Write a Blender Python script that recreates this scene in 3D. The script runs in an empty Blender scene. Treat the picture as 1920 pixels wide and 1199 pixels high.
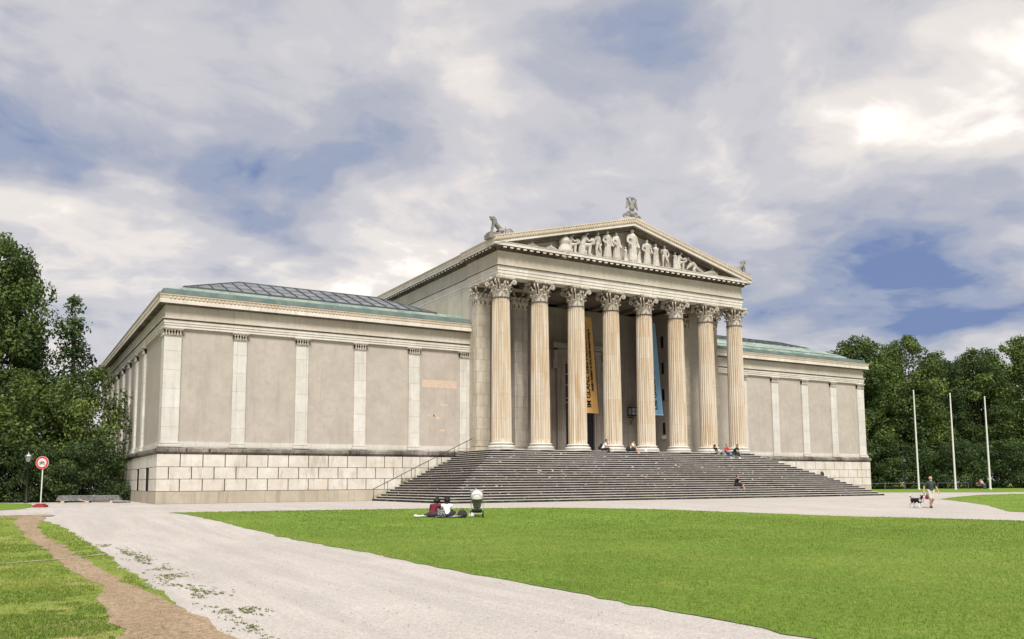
import bpy, bmesh, math, random
import numpy as np
from mathutils import Vector, Matrix, noise
random.seed(7); rng = np.random.default_rng(11)
R = math.radians
scene = bpy.context.scene
# ------------------------------------------------------------------ camera
cam_d = bpy.data.cameras.new('camera'); cam = bpy.data.objects.new('camera', cam_d)
scene.collection.objects.link(cam)
rx = Vector((0.860819, -0.50888, -0.005669)).normalized(); fw = Vector((0.506516, 0.855634, 0.106452)).normalized()
up = rx.cross(fw).normalized()
M = Matrix.Identity(4)
for i in range(3):
    M[i][0] = rx[i]; M[i][1] = up[i]; M[i][2] = -fw[i]
M[0][3], M[1][3], M[2][3] = -40.93246, -55.41347, 1.155
cam.matrix_world = M
cam_d.sensor_width = 36; cam_d.lens = 36*1601.87/1920; cam_d.shift_y = 134.77/1920
cam_d.clip_start = 0.1; cam_d.clip_end = 3000
scene.camera = cam
# ------------------------------------------------------------------ light, sky
SUN_EL, SUN_AZ = R(56), R(200)            # azimuth measured from +Y towards +X
sd = Vector((math.sin(SUN_AZ)*math.cos(SUN_EL), math.cos(SUN_AZ)*math.cos(SUN_EL), math.sin(SUN_EL)))
sun_d = bpy.data.lights.new('sun', 'SUN'); sun_d.energy = 1.5; sun_d.angle = R(16); sun_d.color = (1, .955, .88)
sun = bpy.data.objects.new('sun', sun_d); scene.collection.objects.link(sun)
sun.rotation_euler = sd.to_track_quat('Z', 'Y').to_euler()
scene.view_settings.view_transform = 'Standard'; scene.view_settings.look = 'None'
scene.view_settings.gamma = 1; scene.view_settings.exposure = 1.86

class NT:
    """small helper for writing node trees"""
    def __init__(s, tree): s.t = tree; s.n = tree.nodes; s.l = tree.links
    def node(s, typ, **kw):
        n = s.n.new(typ)
        for k, v in kw.items(): setattr(n, k, v)
        return n
    def put(s, sock, v):
        if isinstance(v, bpy.types.NodeSocket): s.l.new(v, sock)
        elif v is not None:
            try: sock.default_value = v
            except Exception:
                sock.default_value = (v, v, v) if not hasattr(v, '__len__') else tuple(v)+(1,)
    def math(s, op, a, b=None, c=None, clamp=False):
        n = s.node('ShaderNodeMath', operation=op); n.use_clamp = clamp
        s.put(n.inputs[0], a)
        if b is not None: s.put(n.inputs[1], b)
        if c is not None: s.put(n.inputs[2], c)
        return n.outputs[0]
    def vmath(s, op, a, b=None):
        n = s.node('ShaderNodeVectorMath', operation=op); s.put(n.inputs[0], a)
        if b is not None: s.put(n.inputs[1], b)
        return n.outputs['Value'] if op in ('LENGTH', 'DOT_PRODUCT', 'DISTANCE') else n.outputs[0]
    def comb(s, x, y, z):
        n = s.node('ShaderNodeCombineXYZ')
        for i, v in enumerate((x, y, z)): s.put(n.inputs[i], v)
        return n.outputs[0]
    def sep(s, v):
        n = s.node('ShaderNodeSeparateXYZ'); s.put(n.inputs[0], v); return n.outputs
    def noise(s, vec, scale, detail=4, rough=.55, dist=0):
        n = s.node('ShaderNodeTexNoise'); s.put(n.inputs['Vector'], vec); n.inputs['Scale'].default_value = scale
        n.inputs['Detail'].default_value = detail; n.inputs['Roughness'].default_value = rough
        n.inputs['Distortion'].default_value = dist
        return n.outputs['Fac']
    def ramp(s, f, lo, hi, a=0., b=1., smooth=True):
        n = s.node('ShaderNodeMapRange'); n.interpolation_type = 'SMOOTHSTEP' if smooth else 'LINEAR'
        s.put(n.inputs['Value'], f)
        for k, v in (('From Min', lo), ('From Max', hi), ('To Min', a), ('To Max', b)): s.put(n.inputs[k], v)
        return n.outputs[0]
    def mix(s, f, a, b, mode='MIX'):
        n = s.node('ShaderNodeMix', data_type='RGBA', blend_type=mode)
        s.put(n.inputs[0], f)
        for i, v in ((6, a), (7, b)):
            if isinstance(v, bpy.types.NodeSocket): s.l.new(v, n.inputs[i])
            else: n.inputs[i].default_value = tuple(v)+(1,)
        return n.outputs[2]
    def bump(s, h, strength=.5, dist=.02):
        n = s.node('ShaderNodeBump'); s.put(n.inputs['Height'], h)
        n.inputs['Strength'].default_value = strength; n.inputs['Distance'].default_value = dist
        return n.outputs[0]

world = bpy.data.worlds.new('World'); scene.world = world; world.use_nodes = True
W = NT(world.node_tree); W.n.clear()
sky = W.node('ShaderNodeTexSky', sky_type='NISHITA'); sky.sun_disc = False
sky.sun_elevation = SUN_EL; sky.sun_rotation = SUN_AZ
skyc = W.vmath('SCALE', sky.outputs[0]); skyc.node.inputs['Scale'].default_value = 0.08
tc = W.node('ShaderNodeTexCoord'); D = W.vmath('NORMALIZE', tc.outputs['Generated'])
sx, sy, sz = W.sep(D)
zc = W.math('MAXIMUM', sz, 0.0)
P_ = W.vmath('DIVIDE', W.comb(sx, sy, 0.), W.comb(W.math('ADD', zc, .22), W.math('ADD', zc, .22), 1.))
warp = W.node('ShaderNodeTexNoise'); W.put(warp.inputs['Vector'], P_); warp.inputs['Scale'].default_value = 2.0; warp.inputs['Detail'].default_value = 4
wv = W.vmath('SCALE', W.vmath('SUBTRACT', warp.outputs['Color'], (.5, .5, .5))); wv.node.inputs['Scale'].default_value = .35
PW = W.vmath('ADD', P_, wv)
n1 = W.noise(PW, 1.7, 6, .5); n2 = W.noise(PW, 5., 7, .56)
bil = W.math('ABSOLUTE', W.math('SUBTRACT', W.noise(PW, 3.1, 7, .55), .5)); n3 = W.noise(P_, .8, 3, .5)
az = W.math('ARCTAN2', sx, sy); el = W.math('ARCSINE', sz)
wob = W.vmath('SCALE', W.vmath('SUBTRACT', warp.outputs['Color'], (.5, .5, .5))); wob.node.inputs['Scale'].default_value = .22
AE = W.vmath('ADD', W.comb(az, el, 0.), W.vmath('MULTIPLY', wob, (1, 1, 0)))
def blob(a, e, sa, se, amp):
    v = W.vmath('MULTIPLY', W.vmath('SUBTRACT', AE, (a, e, 0)), (1/sa, 1/se, 0))
    return W.ramp(W.vmath('LENGTH', v), 0., 1.6, amp, 0.)
def total(L):
    o = L[0]
    for q in L[1:]: o = W.math('ADD', o, q)
    return o
dark = total([blob(*b) for b in ((-.03, .385, .14, .08, .75), (.16, .325, .17, .055, .95), (.235, .375, .09, .05, .6),
    (.385, .425, .10, .055, .85), (.24, .272, .07, .022, .6), (.70, .51, .11, .06, .85), (.95, .205, .18, .07, 1.0), (1.07, .175, .14, .04, .7),
    (.83, .43, .12, .05, .5), (1.5, .35, .3, .2, .8), (-.6, .3, .3, .1, .8), (-1.6, .5, .5, .2, .9), (2.6, .4, .5, .2, .9), (.06, .30, .10, .04, .25), (.55, .40, .12, .05, .3), (.10, .43, .12, .05, .25), (.75, .36, .1, .04, .25), (.90, .31, .1, .03, .3))])
lite = total([blob(*b) for b in ((1.09, .405, .08, .05, .95), (.985, .375, .07, .035, .55), (1.08, .325, .06, .03, .7), (.36, .245, .15, .035, .55),
    (.06, .262, .16, .035, .55), (.52, .51, .12, .08, .25), (.465, .345, .10, .04, .25), (.05, .46, .10, .04, .25), (-2.4, .6, .5, .3, .6), (.80, .33, .1, .06, .2))])
base = W.math('ADD', W.math('MULTIPLY', W.math('SUBTRACT', n1, .5), .85), W.math('MULTIPLY', W.math('SUBTRACT', n2, .5), .62))
base = W.math('ADD', base, W.math('MULTIPLY', W.math('SUBTRACT', n3, .5), .3))
base = W.math('ADD', base, W.math('MULTIPLY', W.math('SUBTRACT', .09, bil), 1.0))
val = W.math('ADD', W.math('SUBTRACT', W.math('ADD', base, .585), W.math('MULTIPLY', dark, .46)), W.math('MULTIPLY', lite, .34))
cr = W.node('ShaderNodeValToRGB'); W.put(cr.inputs[0], val)
cr.color_ramp.interpolation = 'EASE'
els = cr.color_ramp.elements
els[0].position = 0.0; els[0].color = (.068, .095, .175, 1)
els[1].position = 1.0; els[1].color = (.48, .445, .405, 1)
for p_, c_ in ((.2, (.13, .148, .20)), (.38, (.185, .19, .218)), (.58, (.245, .24, .252)), (.80, (.335, .312, .295))):
    e_ = els.new(p_); e_.color = c_+(1,)
hz = W.ramp(el, 0., .12, .35, 0.)
cloud = W.mix(hz, cr.outputs[0], (.27, .27, .28))
final = W.mix(.96, skyc, cloud)
bg = W.node('ShaderNodeBackground'); W.put(bg.inputs['Color'], final); bg.inputs['Strength'].default_value = 0.71
wo = W.node('ShaderNodeOutputWorld'); W.l.new(bg.outputs[0], wo.inputs[0])

# ------------------------------------------------------------------ materials
MATS = {}
def new_mat(name, rough=.8, spec=.3):
    m = bpy.data.materials.new(name); m.use_nodes = True; MATS[name] = m
    t = NT(m.node_tree); b = t.n['Principled BSDF']; b.inputs['Roughness'].default_value = rough
    b.inputs['Specular IOR Level'].default_value = spec
    return m, t, b
def plain(name, col, rough=.7, metal=0., var=.12, scale=6.):
    m, t, b = new_mat(name, rough); b.inputs['Metallic'].default_value = metal
    g = t.node('ShaderNodeNewGeometry').outputs['Position']
    n = t.noise(g, scale, 5)
    c = t.mix(t.ramp(n, .3, .7), [v*(1-var) for v in col], [min(1, v*(1+var)) for v in col])
    t.put(b.inputs['Base Color'], c); t.put(b.inputs['Normal'], t.bump(n, .25, .01))
    return m
def stone(name, ca, cb, joints=None, streak=.25, stain=(.12, .10, .08), stain_amt=.3, grain=.10, bumpd=.02, spots=0., stretch=(1.6, .12), lime=0.):
    """weathered limestone: patchy colour, vertical run marks, optional masonry joints"""
    m, t, b = new_mat(name, .85, .2)
    g = t.node('ShaderNodeNewGeometry').outputs['Position']
    x, y, z = t.sep(g)
    h = t.math('ADD', x, y)
    flat = t.comb(h, z, 0.)
    big = t.noise(g, .55, 5, .6); mid = t.noise(g, 2.6, 5, .65); fine = t.noise(g, 22, 4, .7)
    c = t.mix(t.ramp(big, .3, .7), ca, cb)
    c = t.mix(t.ramp(mid, .35, .75, 0, .5), c, [v*.84 for v in ca])
    c = t.mix(t.math('MULTIPLY', t.ramp(fine, .3, .7), grain), c, [v*.6 for v in ca])
    run = t.noise(t.comb(t.math('MULTIPLY', x, stretch[0]), t.math('MULTIPLY', y, stretch[0]), t.math('MULTIPLY', z, stretch[1])), 2.2, 5, .6)
    c = t.mix(t.ramp(run, .5, .72, 0, streak), c, stain)
    blot = t.noise(g, 1.2, 7, .72)
    c = t.mix(t.ramp(blot, .60, .78, 0, stain_amt), c, stain)
    if lime: c = t.mix(t.ramp(t.noise(g, 1.9, 4, .6), .6, .72, 0, lime), c, (.62, .42, .28))
    hgt = t.math('ADD', t.math('MULTIPLY', mid, .5), t.math('MULTIPLY', fine, .5))
    if joints:
        bw, rh, off, jw, jc = joints
        br = t.node('ShaderNodeTexBrick'); t.put(br.inputs['Vector'], flat)
        br.offset = off; br.inputs['Scale'].default_value = 1; br.inputs['Mortar Size'].default_value = jw
        br.inputs['Mortar Smooth'].default_value = .1; br.inputs['Brick Width'].default_value = bw; br.inputs['Row Height'].default_value = rh
        br.inputs['Color1'].default_value = (1, 1, 1, 1); br.inputs['Color2'].default_value = (.80, .78, .74, 1); br.inputs['Mortar'].default_value = (.9, .9, .9, 1)
        c = t.mix(.55, c, br.outputs['Color'], 'MULTIPLY')
        c = t.mix(t.math('MULTIPLY', br.outputs['Fac'], jc), c, (.10, .08, .065))
        hgt = t.math('SUBTRACT', hgt, t.math('MULTIPLY', br.outputs['Fac'], 1.2))
    if spots:
        vo = t.node('ShaderNodeTexVoronoi'); t.put(vo.inputs['Vector'], g); vo.inputs['Scale'].default_value = 1.3
        c = t.mix(t.ramp(vo.outputs['Distance'], .04, .07, spots, 0), c, (.10, .08, .07))
    t.put(b.inputs['Base Color'], c); t.put(b.inputs['Normal'], t.bump(hgt, .5, bumpd))
    return m
LIME, LIME2 = (.50, .455, .385), (.60, .565, .50)
m_lime = stone('pale_limestone', LIME, LIME2, (1.4, 1.9, .5, .008, .25), streak=.22)
m_pil = stone('pilaster_limestone', (.58, .56, .515), (.67, .65, .61), (1.5, 1.17, 0., .009, .4), streak=.18, stain_amt=.18, spots=.3)
m_ent = stone('entablature_limestone', (.62, .58, .51), (.70, .67, .615), (2.3, 5., 0., .008, .2), streak=.16, stain_amt=.2)
m_frieze = stone('frieze_limestone', (.50, .455, .375), (.58, .54, .465), (4.1, 3.1, 0., .008, .22), streak=.28, stain_amt=.3, stain=(.25, .20, .14), lime=.2)
m_block = stone('socle_block_limestone', (.54, .50, .43), (.66, .63, .575), None, streak=.4, stain=(.22, .17, .12), stain_amt=.35, lime=.3, stretch=(1.2, .3), spots=.3)
m_foot = stone('socle_foot_limestone', (.42, .37, .29), (.50, .45, .365), (2.6, .8, 0., .012, .35), streak=.3, stain_amt=.3)
m_joint = plain('dark_joint', (.015, .012, .010), .95)
m_soot_shade = stone('sooty_shaded_moulding', (.09, .07, .055), (.21, .175, .14), None, streak=.6, stain=(.05, .04, .03), stain_amt=.6, stretch=(3., 1.))  # soot, darkened further to paint in shade under cornices and in capitals
m_ledge = stone('stained_ledge_limestone', (.10, .085, .075), (.34, .31, .27), (1.9, 5., 0., .012, .4), streak=.97, stain=(.014, .012, .011), stain_amt=.9, stretch=(2.6, .5))
m_plaster = stone('grey_beige_render', (.40, .355, .31), (.455, .41, .36), None, streak=.25, stain_amt=.22, stain=(.26, .23, .20), grain=.06, bumpd=.008)
m_patch = plain('fresh_render_patch', (.53, .41, .325), .9, var=.1)
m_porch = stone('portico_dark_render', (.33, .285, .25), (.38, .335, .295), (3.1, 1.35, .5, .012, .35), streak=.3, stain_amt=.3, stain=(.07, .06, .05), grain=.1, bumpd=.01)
m_anta = stone('anta_limestone', (.49, .43, .345), (.61, .56, .475), (.56, .84, .5, .012, .5), streak=.4, stain=(.24, .19, .14), stain_amt=.35, lime=.3)
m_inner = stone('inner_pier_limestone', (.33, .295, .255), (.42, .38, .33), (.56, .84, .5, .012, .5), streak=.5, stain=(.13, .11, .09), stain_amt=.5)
m_cap = stone('weathered_capital_stone', (.50, .44, .365), (.64, .60, .53), None, streak=.9, stain=(.10, .06, .038), stain_amt=.95, stretch=(4.5, 2.2), grain=.4)
m_marble = stone('figure_marble', (.47, .435, .385), (.60, .57, .52), None, streak=.5, stain_amt=.5, stain=(.22, .18, .14), stretch=(5., 1.2))
m_grey = stone('blackened_stone', (.20, .19, .175), (.36, .345, .32), None, streak=.6, stain=(.05, .05, .048), stain_amt=.8, grain=.3)
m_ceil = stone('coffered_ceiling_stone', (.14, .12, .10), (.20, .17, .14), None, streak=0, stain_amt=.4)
m_sima = stone('carved_gutter_stone', (.56, .47, .36), (.64, .56, .45), None, streak=.25, stain=(.2, .13, .08), stain_amt=.4, grain=.35)
m_tread = stone('step_tread_stone', (.52, .495, .465), (.62, .60, .57), (1.7, 8., 0., .010, .4), streak=0, stain_amt=.45, stain=(.12, .10, .09), grain=.3, bumpd=.01)
# column shaft: streaks run down the flutes, drums differ slightly
def column_mat():
    m, t, b = new_mat('fluted_column_limestone', .85, .2)
    g = t.node('ShaderNodeNewGeometry').outputs['Position']; x, y, z = t.sep(g)
    run = t.noise(t.comb(t.math('MULTIPLY', x, 9.), t.math('MULTIPLY', y, 9.), t.math('MULTIPLY', z, .28)), 1., 5, .65)
    c = t.mix(t.ramp(run, .33, .62), (.60, .55, .465), (.44, .32, .19))
    drum = t.node('ShaderNodeTexWhiteNoise', noise_dimensions='2D')
    dz = t.math('DIVIDE', t.math('SUBTRACT', z, 3.94), 1.69)
    t.put(drum.inputs['Vector'], t.comb(t.math('ROUND', t.math('DIVIDE', x, 3.231)), t.math('FLOOR', dz), 0.))
    c = t.mix(t.math('MULTIPLY', drum.outputs['Value'], .35), c, (.62, .60, .55))
    fr = t.math('FRACT', dz)
    c = t.mix(t.ramp(fr, 0., .012, .55, 0.), c, (.2, .15, .1))
    mid = t.noise(g, 2.4, 6, .7)
    c = t.mix(t.ramp(mid, .56, .75, 0, .45), c, (.30, .22, .14))
    fine = t.noise(g, 25, 3)
    t.put(b.inputs['Base Color'], c); t.put(b.inputs['Normal'], t.bump(t.math('ADD', fine, mid), .4, .015))
    return m
m_col = column_mat()
def riser_mat():
    m, t, b = new_mat('blackened_step_riser', .9, .15)
    g = t.node('ShaderNodeNewGeometry').outputs['Position']; x, y, z = t.sep(g)
    v = t.comb(t.math('MULTIPLY', x, .8), t.math('MULTIPLY', y, .8), t.math('MULTIPLY', z, 2.0))
    n = t.noise(v, 1.3, 7, .72); n2 = t.noise(v, 5., 5, .7)
    c = t.mix(t.ramp(n, .38, .66), (.014, .011, .011), (.058, .046, .042))
    c = t.mix(t.ramp(n2, .56, .70, 0, .6), c, (.17, .145, .125))
    chip = t.noise(t.comb(x, y, t.math('MULTIPLY', z, 3.5)), 3.1, 4, .6)
    c = t.mix(t.ramp(chip, .645, .67, 0, .95), c, (.60, .57, .52))
    moss = t.noise(g, 1.1, 5, .7)
    low = t.ramp(z, .05, .5, 1, 0)
    c = t.mix(t.math('MULTIPLY', t.math('MULTIPLY', t.ramp(moss, .5, .6), low), .7), c, (.10, .12, .04))
    br = t.node('ShaderNodeTexBrick'); t.put(br.inputs['Vector'], t.comb(t.math('ADD', x, y), z, 0.)); br.inputs['Scale'].default_value = 1
    br.inputs['Brick Width'].default_value = 2.1; br.inputs['Row Height'].default_value = 3.452/22; br.inputs['Mortar Size'].default_value = .008
    c = t.mix(t.math('MULTIPLY', br.outputs['Fac'], .6), c, (.02, .018, .016))
    t.put(b.inputs['Base Color'], c); t.put(b.inputs['Normal'], t.bump(n2, .6, .03))
    return m
m_riser = riser_mat()
def copper(name, ca, cb, rough=.6, metal=.0):
    m, t, b = new_mat(name, rough, .5); b.inputs['Metallic'].default_value = metal
    g = t.node('ShaderNodeNewGeometry').outputs['Position']; x, y, z = t.sep(g)
    n = t.noise(g, 1.2, 5, .65); n2 = t.noise(t.comb(t.math('MULTIPLY', x, 3.), t.math('MULTIPLY', y, 3.), z), 1.5, 5, .6)
    c = t.mix(t.ramp(n, .35, .65), ca, cb); c = t.mix(t.ramp(n2, .55, .75, 0, .5), c, (.10, .14, .13))
    t.put(b.inputs['Base Color'], c); t.put(b.inputs['Normal'], t.bump(n2, .2, .01)); return m
m_cop = copper('green_copper', (.18, .25, .215), (.33, .39, .335))
m_cop2 = copper('blue_green_copper', (.085, .13, .125), (.14, .185, .175))
m_lead = copper('dark_glazing_frame', (.04, .05, .05), (.06, .07, .07))
def glass_mat():
    m, t, b = new_mat('skylight_glass', .18, .5)
    g = t.node('ShaderNodeNewGeometry').outputs['Position']
    c = t.mix(t.ramp(t.noise(g, .7, 4), .3, .7), (.085, .092, .105), (.16, .165, .178))
    t.put(b.inputs['Base Color'], c); t.put(b.inputs['Roughness'], t.ramp(t.noise(g, 2., 4), .3, .7, .12, .35)); return m
m_glass = glass_mat()
m_door = plain('dark_bronze_door', (.018, .018, .02), .5)
m_void = plain('dark_opening', (.006, .006, .006), .9)
m_iron = plain('black_iron', (.02, .02, .02), .5, .3)
m_lampg = plain('lamp_glass', (.30, .32, .33), .2)
m_white = plain('white_paint', (.62, .62, .60), .4, var=.04)
m_wmetal = plain('white_flagpole_paint', (.66, .66, .64), .35, var=.03)
m_red = plain('sign_red', (.60, .02, .03), .5)
m_redb = plain('red_base_paint', (.30, .04, .035), .6)
m_galv = plain('galvanised_steel', (.42, .43, .44), .4, .6)
m_oldsteel = plain('dull_steel', (.13, .13, .13), .6, .3)
m_tarp = plain('grey_plank', (.20, .20, .20), .8, var=.35, scale=9)
m_wood = plain('light_timber', (.55, .40, .24), .8)
m_bark = plain('bark', (.065, .05, .038), .95, var=.3)
m_orange = plain('ochre_banner_cloth', (.64, .37, .12), .8, var=.06, scale=1.5)
m_blue = plain('sky_blue_banner_cloth', (.23, .46, .68), .8, var=.06, scale=1.5)
m_ink = plain('black_print', (.012, .01, .01), .8)
m_hemo = plain('ochre_hem', (.72, .45, .18), .8)
m_hemb = plain('pale_blue_hem', (.50, .72, .88), .8)
def foliage(name, ca, cb, cc):
    m, t, b = new_mat(name, .6, .25)
    a = t.node('ShaderNodeAttribute', attribute_name='tone').outputs['Fac']
    oi = t.node('ShaderNodeObjectInfo').outputs['Random']
    c = t.mix(t.ramp(a, 0, .6, 0, 1, False), ca, cb); c = t.mix(t.ramp(a, .6, 1., 0, 1, False), c, cc)
    c = t.mix(t.math('MULTIPLY', oi, .18), c, ca)
    tr = t.node('ShaderNodeBsdfTranslucent'); t.put(tr.inputs['Color'], c)
    mx = t.node('ShaderNodeMixShader'); mx.inputs[0].default_value = .35
    t.l.new(b.outputs[0], mx.inputs[1]); t.l.new(tr.outputs[0], mx.inputs[2])
    t.put(b.inputs['Base Color'], c); t.l.new(mx.outputs[0], t.n['Material Output'].inputs[0]); return m
m_leaf = foliage('linden_leaves', (.032, .055, .016), (.095, .145, .034), (.22, .30, .07))
m_leafd = foliage('dark_hedge_leaves', (.026, .047, .017), (.068, .11, .034), (.15, .21, .06))
m_leafy = foliage('light_maple_leaves', (.04, .066, .018), (.115, .165, .038), (.25, .31, .075))
m_blade = foliage('grass_blades', (.085, .145, .022), (.185, .265, .035), (.36, .40, .10))
m_weed = foliage('weed_leaves', (.08, .10, .025), (.14, .17, .045), (.23, .26, .09))
def lawn_mat(name, ca, cb, dry, amt):
    m, t, b = new_mat(name, .9, .1)
    g = t.node('ShaderNodeNewGeometry').outputs['Position']
    n = t.noise(g, .35, 5, .65); f = t.noise(g, 7., 6, .75); f2 = t.noise(g, 38., 3, .7)
    c = t.mix(t.ramp(n, .3, .7), ca, cb); c = t.mix(t.ramp(f, .38, .7, 0, .75), c, [v*.55 for v in ca])
    c = t.mix(t.ramp(f2, .5, .75, 0, .5), c, [v*1.5 for v in cb])
    c = t.mix(t.ramp(t.noise(g, .9, 6, .7), .55, .72, 0, amt), c, dry)
    t.put(b.inputs['Base Color'], c); t.put(b.inputs['Normal'], t.bump(t.math('ADD', f, f2), .8, .05)); return m
m_lawn = lawn_mat('lawn_grass', (.135, .215, .032), (.185, .28, .045), (.30, .33, .09), .5)
m_lawn2 = lawn_mat('worn_lawn_grass', (.17, .25, .04), (.27, .31, .07), (.40, .31, .16), .95)
def gravel_mat(name, ca, cb, pebble=.35, sc=1.):
    m, t, b = new_mat(name, .95, .1)
    g = t.node('ShaderNodeNewGeometry').outputs['Position']
    n = t.noise(g, .25, 6, .6); f = t.noise(g, 26*sc, 3, .8)
    vo = t.node('ShaderNodeTexVoronoi'); t.put(vo.inputs['Vector'], g); vo.inputs['Scale'].default_value = 42*sc
    vs = t.sep(vo.outputs['Color'])[0]
    c = t.mix(t.ramp(n, .3, .7), ca, cb)
    gx, gy, gz = t.sep(g); trk = t.noise(t.comb(t.math('MULTIPLY', gx, 1.1), t.math('MULTIPLY', gy, .09), 0.), 1.6, 5, .6)
    c = t.mix(t.ramp(trk, .42, .62, 0, .55), c, [v*.84 for v in ca]); c = t.mix(t.ramp(t.noise(g, 1.3, 6, .7), .55, .75, 0, .4), c, [v*.78 for v in ca])
    c = t.mix(t.ramp(vs, .0, 1., 0, pebble, False), c, [v*.55 for v in ca])
    c = t.mix(t.ramp(f, .58, .72, 0, .6), c, [v*.45 for v in ca])
    c = t.mix(t.ramp(t.noise(g, 60*sc, 2), .6, .7, 0, .5), c, [min(.85, v*1.35) for v in cb])
    t.put(b.inputs['Base Color'], c); t.put(b.inputs['Normal'], t.bump(t.math('ADD', vs, f), .6, .02)); return m
m_gravel = gravel_mat('pale_gravel', (.455, .42, .39), (.53, .49, .46), .6)
m_dirt = gravel_mat('brown_dirt', (.31, .225, .15), (.41, .31, .22), .8, .55)

m_pale_dirt = gravel_mat('pale_trodden_dirt', (.34, .31, .24), (.42, .38, .31), .6, .8)
# ------------------------------------------------------------------ object helpers
def link(o): scene.collection.objects.link(o); return o
def tag(o, label=None, cat=None, group=None, kind=None):
    for k, v in (('label', label), ('category', cat), ('group', group), ('kind', kind)):
        if v: o[k] = v
    return o
def thing(name, label, cat, loc=(0, 0, 0), rz=0., group=None):
    o = bpy.data.objects.new(name, None); link(o); o.location = loc; o.rotation_euler = (0, 0, rz); o.empty_display_size = .3
    return tag(o, label, cat, group)
class MB:
    def __init__(s): s.v = []; s.f = []; s.m = []; s.sm = []
    def add(s, vs, fs, mi=0, smooth=False):
        o = len(s.v); s.v += [tuple(v) for v in vs]
        for f in fs: s.f.append([i+o for i in f]); s.m.append(mi); s.sm.append(smooth)
    def box(s, x0, x1, y0, y1, z0, z1, mi=0, mside=None):
        v = [(x, y, z) for z in (z0, z1) for y in (y0, y1) for x in (x0, x1)]
        k = mi if mside is None else mside
        s.add(v, [(0, 2, 3, 1)], k); s.add(v, [(4, 5, 7, 6)], mi)
        s.add(v, [(0, 1, 5, 4), (2, 6, 7, 3), (0, 4, 6, 2), (1, 3, 7, 5)], k)
    def obox(s, c, size, rot=None, mi=0):
        hx, hy, hz = [q/2 for q in size]; c = Vector(c); v = []
        for z in (-hz, hz):
            for y in (-hy, hy):
                for x in (-hx, hx):
                    p = Vector((x, y, z))
                    if rot is not None: p = rot @ p
                    v.append(p+c)
        s.add(v, [(0, 2, 3, 1), (4, 5, 7, 6), (0, 1, 5, 4), (2, 6, 7, 3), (0, 4, 6, 2), (1, 3, 7, 5)], mi)
    def prism_y(s, poly, y0, y1, mi=0):
        n = len(poly); v = [(x, y0, z) for x, z in poly]+[(x, y1, z) for x, z in poly]
        s.add(v, [tuple(range(n)), tuple(range(2*n-1, n-1, -1))]+[(i, n+i, n+(i+1) % n, (i+1) % n) for i in range(n)], mi)
    def lathe(s, prof, c=(0, 0, 0), seg=24, mi=0, smooth=True, sx=1, sy=1):
        v = []
        for r, z in prof:
            for k in range(seg):
                a = 2*math.pi*k/seg; v.append((c[0]+r*sx*math.cos(a), c[1]+r*sy*math.sin(a), c[2]+z))
        f = [(j*seg+k, j*seg+(k+1) % seg, (j+1)*seg+(k+1) % seg, (j+1)*seg+k) for j in range(len(prof)-1) for k in range(seg)]
        s.add(v, f, mi, smooth)
        s.add([(c[0]+prof[0][0]*sx*math.cos(2*math.pi*k/seg), c[1]+prof[0][0]*sy*math.sin(2*math.pi*k/seg), c[2]+prof[0][1]) for k in range(seg)], [tuple(range(seg-1, -1, -1))], mi)
        s.add([(c[0]+prof[-1][0]*sx*math.cos(2*math.pi*k/seg), c[1]+prof[-1][0]*sy*math.sin(2*math.pi*k/seg), c[2]+prof[-1][1]) for k in range(seg)], [tuple(range(seg))], mi)
    def tube(s, pts, r, seg=8, mi=0):
        pts = [Vector(p) for p in pts]; rings = []; rs = r if hasattr(r, '__len__') else [r]*len(pts)
        for i, p in enumerate(pts):
            d = (pts[min(i+1, len(pts)-1)]-pts[max(i-1, 0)]).normalized()
            a = d.orthogonal().normalized() if i == 0 else (rings[-1][1]-d*rings[-1][1].dot(d)).normalized()
            rings.append((p, a, d.cross(a)))
        v = [p+(a*math.cos(2*math.pi*k/seg)+b*math.sin(2*math.pi*k/seg))*rs[i] for i, (p, a, b) in enumerate(rings) for k in range(seg)]
        f = [(j*seg+k, j*seg+(k+1) % seg, (j+1)*seg+(k+1) % seg, (j+1)*seg+k) for j in range(len(pts)-1) for k in range(seg)]
        s.add(v, f, mi, True); n = len(pts)
        s.add(v[:seg], [tuple(range(seg-1, -1, -1))], mi); s.add(v[-seg:], [tuple(range(seg))], mi)
    def sphere(s, c, r, seg=12, mi=0, sc=(1, 1, 1)):
        n = seg//2; prof = [(max(.001, math.sin(math.pi*i/n))*r, -math.cos(math.pi*i/n)*r*sc[2]) for i in range(n+1)]
        s.lathe(prof, c, seg, mi, True, sc[0], sc[1])
    def build(s, name, mats, parent=None, loc=(0, 0, 0)):
        me = bpy.data.meshes.new(name); me.from_pydata(s.v, [], s.f)
        for m in (mats if isinstance(mats, (list, tuple)) else [mats]): me.materials.append(m)
        me.polygons.foreach_set('material_index', s.m); me.polygons.foreach_set('use_smooth', s.sm); me.update()
        bm = bmesh.new(); bm.from_mesh(me); bmesh.ops.recalc_face_normals(bm, faces=bm.faces); bm.to_mesh(me); bm.free()
        o = bpy.data.objects.new(name, me); link(o); o.parent = parent; o.location = loc
        return o
def dup(o, parent=None, loc=None):
    c = o.copy(); link(c); c.parent = parent
    if loc is not None: c.location = loc
    for ch in o.children: dup(ch, c)
    return c
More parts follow.
